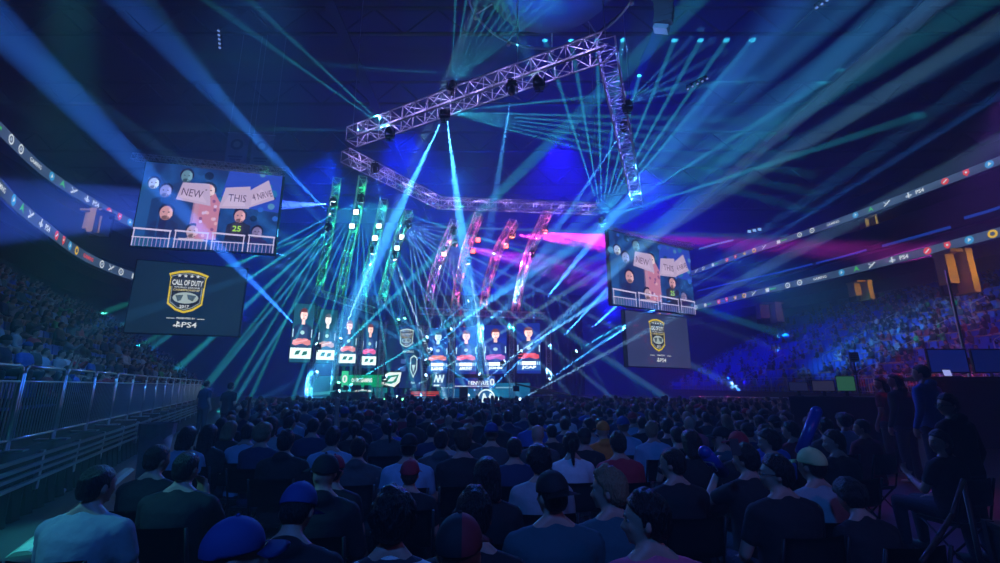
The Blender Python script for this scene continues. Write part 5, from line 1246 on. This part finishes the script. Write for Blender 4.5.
# beyond 300: one crowd mesh
LOW = []
for s in (specs[0], specs[3], specs[8], specs[10]):
    s = dict(s, sleeve='long'); V = build_person(vox=.038, **s); verts = []; polys = []; mi = []
    for nm, k in (('body', 0), ('shirt', 1), ('hair', 2)):
        me = V[nm]; b0 = sum(len(v) for v in verts); co = np.empty(len(me.vertices) * 3); me.vertices.foreach_get('co', co); co = co.reshape(-1, 3)
        verts.append(co)
        for p in me.polygons: polys.append([i + b0 for i in p.vertices]); mi.append(k)
    LOW.append((np.vstack(verts), np.array(polys), np.array(mi)))
CM = [SKIN, HAIRC['black'], HAIRC['brown']] + [CLM[k] for k in ('black', 'navy', 'darkgrey', 'grey', 'lightblue', 'white', 'red', 'blue', 'green', 'teal')]
AV, AP, AM = [], [], []; base = 0
for kind, dist, x, y, z in rest:
    co, po, mi = LOW[rnd.randrange(4)]; sc = rnd.uniform(.92, 1.05)
    rz = facing(x, y) if kind == 'floor' else (-1.15 if kind == 'left' else 1.2); rz += rnd.uniform(-.25, .25); c, s = math.cos(rz), math.sin(rz)
    q = co * sc; q = np.column_stack((q[:, 0] * c - q[:, 1] * s + x, q[:, 0] * s + q[:, 1] * c + y, q[:, 2] + z))
    AV.append(q); AP.append(po + base); base += len(q)
    shirt = 3 + rnd.choice([0, 0, 0, 1, 1, 2, 2, 3, 4, 4, 5, 6, 7, 8, 9] if kind != 'floor' else [0, 0, 0, 0, 1, 1, 2, 2, 3, 4]); hm = rnd.choice([1, 1, 2])
    AM.append(np.choose(mi, [0, shirt, hm]))
me = bpy.data.meshes.new('distant_crowd'); V_ = np.vstack(AV); P_ = np.vstack(AP); M_ = np.concatenate(AM)
me.vertices.add(len(V_)); me.vertices.foreach_set('co', V_.ravel()); me.loops.add(P_.size); me.loops.foreach_set('vertex_index', P_.ravel().astype(np.int32))
me.polygons.add(len(P_)); me.polygons.foreach_set('loop_start', np.arange(0, P_.size, 4, dtype=np.int32)); me.polygons.foreach_set('loop_total', np.full(len(P_), 4, dtype=np.int32)); me.polygons.foreach_set('material_index', M_.astype(np.int32))
me.update(); me.validate()
for m in CM: me.materials.append(m)
me.shade_smooth(); o = link(bpy.data.objects.new('distant_crowd', me)); tag(o, 'distant crowd filling the far floor and both side stands', 'crowd', kind='stuff')

# stadium seats in the left stand
def sseat():
    root = empty('stadium_seat', (0, 0, 0)); m = mat('seat_blue', (.05, .14, .6), .4)
    bm = bmesh.new(); box(bm, (0, .08, .42), (.44, .4, .05)); bmesh.ops.bevel(bm, geom=bm.edges[:], offset=.02, segments=2); mesh_obj('seat', bm, m, root)
    bm = bmesh.new(); box(bm, (0, -.17, .68), (.44, .05, .5), Matrix.Rotation(.12, 3, 'X')); bmesh.ops.bevel(bm, geom=bm.edges[:], offset=.022, segments=3); mesh_obj('backrest', bm, m, root)
    bm = bmesh.new(); [box(bm, (s * .24, .02, .3), (.03, .3, .6)) for s in (-1, 1)]; mesh_obj('arm_frame', bm, BLACK, root)
    return root
S0 = sseat(); index_kids(); k = 0
for x, y, z, i in sorted(LSE, key=lambda c: math.hypot(c[0], c[1])):
    if k >= 230: break
    o = S0 if k == 0 else copy_tree(S0); k += 1; o.location = (x, y, z); o.rotation_euler = (0, 0, -1.1)
    tag(o, 'blue plastic stadium seat in the left stand, row %s' % ['nearest the barriers', 'second above the barriers', 'third above the barriers', 'fourth above the barriers', 'fifth above the barriers', 'sixth above the barriers'][min(5, i)] if i < 6 else 'blue plastic stadium seat in the upper rows of the left stand', 'seat', 'stadium seats of the left stand')
bm = bmesh.new(); base = None
SA = []
tm = bmesh.new(); box(tm, (0, .08, .42), (.46, .4, .06)); box(tm, (0, -.17, .68), (.46, .06, .48), Matrix.Rotation(.12, 3, 'X')); box(tm, (0, .0, .2), (.1, .2, .4)); tme = bpy.data.meshes.new('t'); tm.to_mesh(tme); tm.free()
tv = np.array([v.co[:] for v in tme.vertices]); tp = np.array([list(p.vertices) for p in tme.polygons]); bpy.data.meshes.remove(tme); bm.free()
for pt, rz in [(c, -1.1) for c in sorted(LSE, key=lambda c: math.hypot(c[0], c[1]))[230:]] + [(c, PI / 2) for c in RSE]:
    c_, s_ = math.cos(rz), math.sin(rz); SA.append(np.column_stack((tv[:, 0] * c_ - tv[:, 1] * s_ + pt[0], tv[:, 0] * s_ + tv[:, 1] * c_ + pt[1], tv[:, 2] + pt[2])))
me = bpy.data.meshes.new('stand_seat_rows'); n_ = len(tv); me.from_pydata(np.vstack(SA).tolist(), [], np.vstack([tp + k * n_ for k in range(len(SA))]).tolist()); me.materials.append(mat('seat_blue', (.05, .14, .6), .4))
tag(link(bpy.data.objects.new('stand_seat_rows', me)), 'rows of blue seats filling the far left stand and the right stand', 'seats', kind='stuff')
# stair rails climbing the right stand
for k, y in enumerate([24, 30, 37, 44]):
    root = empty('stair_rail', (22.6, y, RZ), 0, 'curved steel stair rail climbing the right stand, %s' % ['nearest', 'second from the near end', 'third from the near end', 'farthest'][k], 'handrail')
    for j in range(6):
        bm = bmesh.new(); x = j * 2.8 + .8; z = x / RRD * RRS; path_tube(bm, [Vector((x, 0, z - .1)), Vector((x, 0, z + .85)), Vector((x + .15, 0, z + 1.0)), Vector((x + 1.2, 0, z + 1.5)), Vector((x + 1.3, 0, z + 1.4)), Vector((x + 1.3, 0, z + .6))], .03, 6); mesh_obj('rail', bm, STEEL, root, True)

# ================================================================== CONTROL DESK AREA (right)
def monitor(p, w, h, col, label, rz=0, s=1.0, tilt=0):
    root = empty('monitor', p, rz, label, 'monitor')
    bm = bmesh.new(); box(bm, (0, 0, h / 2 + .12), (w, .05, h)); bmesh.ops.bevel(bm, geom=bm.edges[:], offset=.01, segments=1); mesh_obj('case', bm, PLAS, root)
    bm = bmesh.new(); box(bm, (0, -.028, h / 2 + .12), (w * .93, .008, h * .9)); mesh_obj('display', bm, em(col, s), root)
    bm = bmesh.new(); box(bm, (0, .02, .07), (.06, .05, .14)); box(bm, (0, .02, .008), (w * .5, .2, .016)); mesh_obj('stand', bm, PLAS, root); return root
# table with monitors at px 800-870
a = at(790, 396, 11.5); b_ = at(878, 398, 10.5); d = b_ - a; tz = a.z
root = empty('control_desk', (a.x, a.y, 0), math.atan2(d.y, d.x), 'black control desk with screens among the crowd, right', 'desk'); Lw = d.length
bm = bmesh.new(); box(bm, (Lw / 2, 0, tz - .02), (Lw, .8, .04)); mesh_obj('desktop', bm, BLACK, root)
bm = bmesh.new(); box(bm, (Lw / 2, -.37, tz / 2), (Lw, .03, tz - .06)); mesh_obj('front_cloth', bm, DRAPE, root)
for s in (.03, Lw - .03): bm = bmesh.new(); box(bm, (s, .1, tz / 2 - .01), (.05, .5, tz - .02)); mesh_obj('leg', bm, BLACK, root)
def ond(f, dy=0): v = a + d * f; return Vector((v.x, v.y + dy, tz))
ra = math.atan2(d.y, d.x)
monitor(ond(.68), .36, .36, (.05, .22, .12), 'greenish lit monitor on the control desk', ra, .4)
monitor(ond(.42), .45, .25, (.02, .02, .05), 'dark monitor in the middle of the control desk', ra)
monitor(ond(.12), .4, .22, (.01, .012, .05), 'dim blue monitor at the left end of the control desk', ra)
# high platform with blue lit monitors, far right
a = at(925, 377, 14); b_ = at(1010, 366, 14); 
root = empty('camera_platform', (a.x, a.y, 0), 0, 'black camera platform at the far right edge', 'platform'); w = b_.x - a.x
bm = bmesh.new(); box(bm, (w / 2, .6, a.z - .06), (w, 1.6, .12)); mesh_obj('deck', bm, BLACK, root)
bm = bmesh.new(); box(bm, (w / 2, -.18, a.z / 2 - .06), (w, .03, a.z - .12)); mesh_obj('skirt', bm, DRAPE, root)
for x in (.1, w / 2, w - .1):
    for y in (0, 1.2): bm = bmesh.new(); tube(bm, (x, y, 0), (x, y, a.z - .1), .04); mesh_obj('leg', bm, STEEL, root)
p = at(950, 373, 14.2); p.z = a.z; monitor(p + Vector((0, 0, 0)), 1.25, .75, (.004, .012, .14), 'big blue monitor on the camera platform, left', 0, .8)
p = at(992, 373, 14.2); p.z = a.z; monitor(p, 1.1, .75, (.003, .008, .09), 'big blue monitor on the camera platform, right', 0, .8)
p = at(944, 371, 14.0); root = empty('laptop', (p.x, p.y - .1, a.z), .2, 'small laptop with pale screen on the camera platform', 'laptop')
bm = bmesh.new(); box(bm, (0, -.1, .01), (.32, .22, .02)); mesh_obj('keyboard', bm, PLAS, root)
bm = bmesh.new(); box(bm, (0, .02, .12), (.32, .012, .21), Matrix.Rotation(-.2, 3, 'X')); mesh_obj('lid', bm, PLAS, root)
bm = bmesh.new(); box(bm, (0, .010, .12), (.29, .008, .18), Matrix.Rotation(-.2, 3, 'X')); mesh_obj('display', bm, em((.35, .4, .9), 1), root)
# tall mast
p = at(969, 372, 15); q = at(969, 270, 15)
root = empty('light_mast', (p.x, p.y, 0), 0, 'tall dark mast rising by the camera platform to the yellow portal', 'mast')
bm = bmesh.new(); tube(bm, (0, 0, 0), (0, 0, q.z), .05, .04, 10); mesh_obj('pole', bm, STEEL, root)
bm = bmesh.new(); box(bm, (0, -.05, p.z + .35), (.8, .3, .2)); mesh_obj('red_case', bm, mat('red_case', (.5, .03, .06), .5), root)
bm = bmesh.new(); [tube(bm, (0, 0, .9), (.5 * math.cos(t), .5 * math.sin(t), 0.02), .025) for t in (.5, 2.6, 4.7)]; mesh_obj('tripod_leg', bm, BLACK, root)
# small white notice board over the floor barriers, music stand
p = at(854, 357, 20); root = empty('notice_board', (p.x, p.y, 0), 0, 'small pale notice board on a pole before the right stand', 'sign')
bm = bmesh.new(); tube(bm, (0, .05, 0), (0, .05, p.z + .2), .03); mesh_obj('pole', bm, BLACK, root)
bm = bmesh.new(); box(bm, (0, 0, p.z), (.45, .03, .42)); mesh_obj('board', bm, mat('board_white', (.7, .7, .75), .6), root)
cv = Canvas(); 
for k in range(4): cv.rect(-.16, p.z - .12 + k * .08, .16 - .03 * (k % 2), p.z - .1 + k * .08, mat('print_grey', (.1, .1, .12), .6), 4)
cv.done('print', root)
# aisle handrail at lower right
for nm, pp, lb in (('handrail', [(922, 562), (938, 538), (952, 515), (963, 480)], 'slanted steel handrail at the lower right corner'),):
    pts = [at(px, py, 2.6 + .25 * i) for i, (px, py) in enumerate(pp)]; c = Vector((pts[0].x, pts[0].y, 0)); root = empty(nm, c, 0, lb, 'handrail')
    bm = bmesh.new(); path_tube(bm, [q - c for q in pts], .014); mesh_obj('rail', bm, BLACK, root, True)
    bm = bmesh.new(); q = pts[-1] - c; tube(bm, (q.x, q.y, 0), q, .016); q = pts[0] - c; tube(bm, (q.x, q.y, 0), q, .006); mesh_obj('post', bm, BLACK, root, True)
# black curtain wall section at the far right bottom
root = empty('equipment_case', (3.9, 3.1, 0), -.3, 'black equipment case in the dark at the lower right corner', 'case')
bm = bmesh.new(); box(bm, (0, 0, .45), (1.0, .7, .78)); bmesh.ops.bevel(bm, geom=bm.edges[:], offset=.02, segments=2); mesh_obj('body', bm, PLAS, root)
bm = bmesh.new(); [box(bm, (sx * .49, sy * .34, .45), (.05, .05, .8)) for sx in (-1, 1) for sy in (-1, 1)]; box(bm, (0, 0, .07), (1.02, .72, .03)); box(bm, (0, 0, .83), (1.02, .72, .03)); mesh_obj('edging', bm, BLACK, root)
for sx in (-.4, .4):
    for sy in (-.25, .25): bm = bmesh.new(); tube(bm, (sx - .02, sy, .03), (sx + .02, sy, .03), .03, n=10); mesh_obj('wheel', bm, BLACK, root)

# ================================================================== ADDED SPOTS ON THE CROWD, STANDS AND AISLE
def added_spot(p, t, deg, col, pw, rad=.4): spot(Vector(p), Vector(t), deg, col, pw, .8, rad, 'added_spot_light')  # spots without fixtures, added to light crowd, stands and aisle
added_spot((-14, 3, 14), (-6.5, 8, 1.5), 50, (.03, .2, 1), 7e3)
added_spot((-20, 8, 13), (-13, 18, 3), 50, (.01, .06, 1), 5e3)
added_spot((-5, 8, 13), (-9, 14, 2.5), 50, (.04, .3, 1), 5e3)
added_spot((-4.6, 3.6, 8), (-5.5, 6.1, 0), 15, (.06, .8, .8), 4.5e3, .1)
added_spot((-6.5, 1.0, 6), (-2.5, 2.9, 1), 22, (.08, .6, .8), 9e2, .1)
added_spot((-3, 27, 15), (0, 7, 1), 46, (.02, .16, 1), 9e3)
added_spot((-8, 30, 13), (-3, 9, 1), 34, (.03, .3, 1), 7e3)
added_spot((4, 30, 14), (4, 14, 1), 50, (.06, .04, 1), 5e3)
added_spot((-1, -4, 8), (-.5, 4, 1), 56, (.03, .2, 1), 1.3e3)
added_spot((5, -3, 7), (1.6, 3, 1.2), 34, (.5, .2, .9), 1.6e2)
added_spot((18, 14, 12), (26, 25, 4), 50, (.3, .1, 1), 5e3)
added_spot((17, 34, 12), (28, 34, 5), 55, (.05, .4, 1), 1.2e4)
added_spot((20, 18, 7), (23, 24, 2.2), 40, (1, .05, .1), 1.6e3)
added_spot((8, 28, 6), (13, 30, 1), 50, (1, .04, .15), 1.0e3)
added_spot((9, 12, 7), (6.6, 7.8, 1.4), 40, (.1, .08, 1), 6e2)
added_spot((10, 10, 5), (8, 9, 1.4), 40, (1, .05, .2), 2e2)

# ================================================================== HAZE, WORLD, CAMERA
w = bpy.data.worlds.new('hall_air'); C.world = w; w.use_nodes = True; nt = w.node_tree; nt.nodes.clear()
o = nt.nodes.new('ShaderNodeOutputWorld'); v = nt.nodes.new('ShaderNodeVolumeScatter'); v.inputs['Density'].default_value = .0115; v.inputs['Anisotropy'].default_value = .0
b = nt.nodes.new('ShaderNodeBackground'); b.inputs[0].default_value = (0, 0, 0, 1); nt.links.new(b.outputs[0], o.inputs['Surface']); nt.links.new(v.outputs[0], o.inputs['Volume'])
cam = bpy.data.cameras.new('camera'); co = bpy.data.objects.new('camera', cam); COL.objects.link(co)
cam.sensor_width = 36; cam.lens = F * 36 / 1000; cam.clip_end = 300; co.location = CAMP; co.rotation_euler = (PI / 2 + PITCH, 0, 0); C.camera = co
C.view_settings.view_transform = 'Standard'; C.view_settings.look = 'None'; C.view_settings.gamma = 1; C.view_settings.exposure = 0; C.view_settings.use_curve_mapping = False
C.cycles.use_denoising = True; C.cycles.volume_bounces = 0; C.cycles.max_bounces = 4; C.cycles.diffuse_bounces = 1; C.cycles.glossy_bounces = 2; C.cycles.use_light_tree = True
C.cycles.use_adaptive_sampling = False; C.cycles.light_sampling_threshold = 0; C.cycles.sample_clamp_direct = 0; C.cycles.sample_clamp_indirect = 2
bpy.data.scenes.remove(WS); bpy.data.scenes.remove(GS)
for m_ in list(bpy.data.meshes):
    if m_.users == 0: bpy.data.meshes.remove(m_)
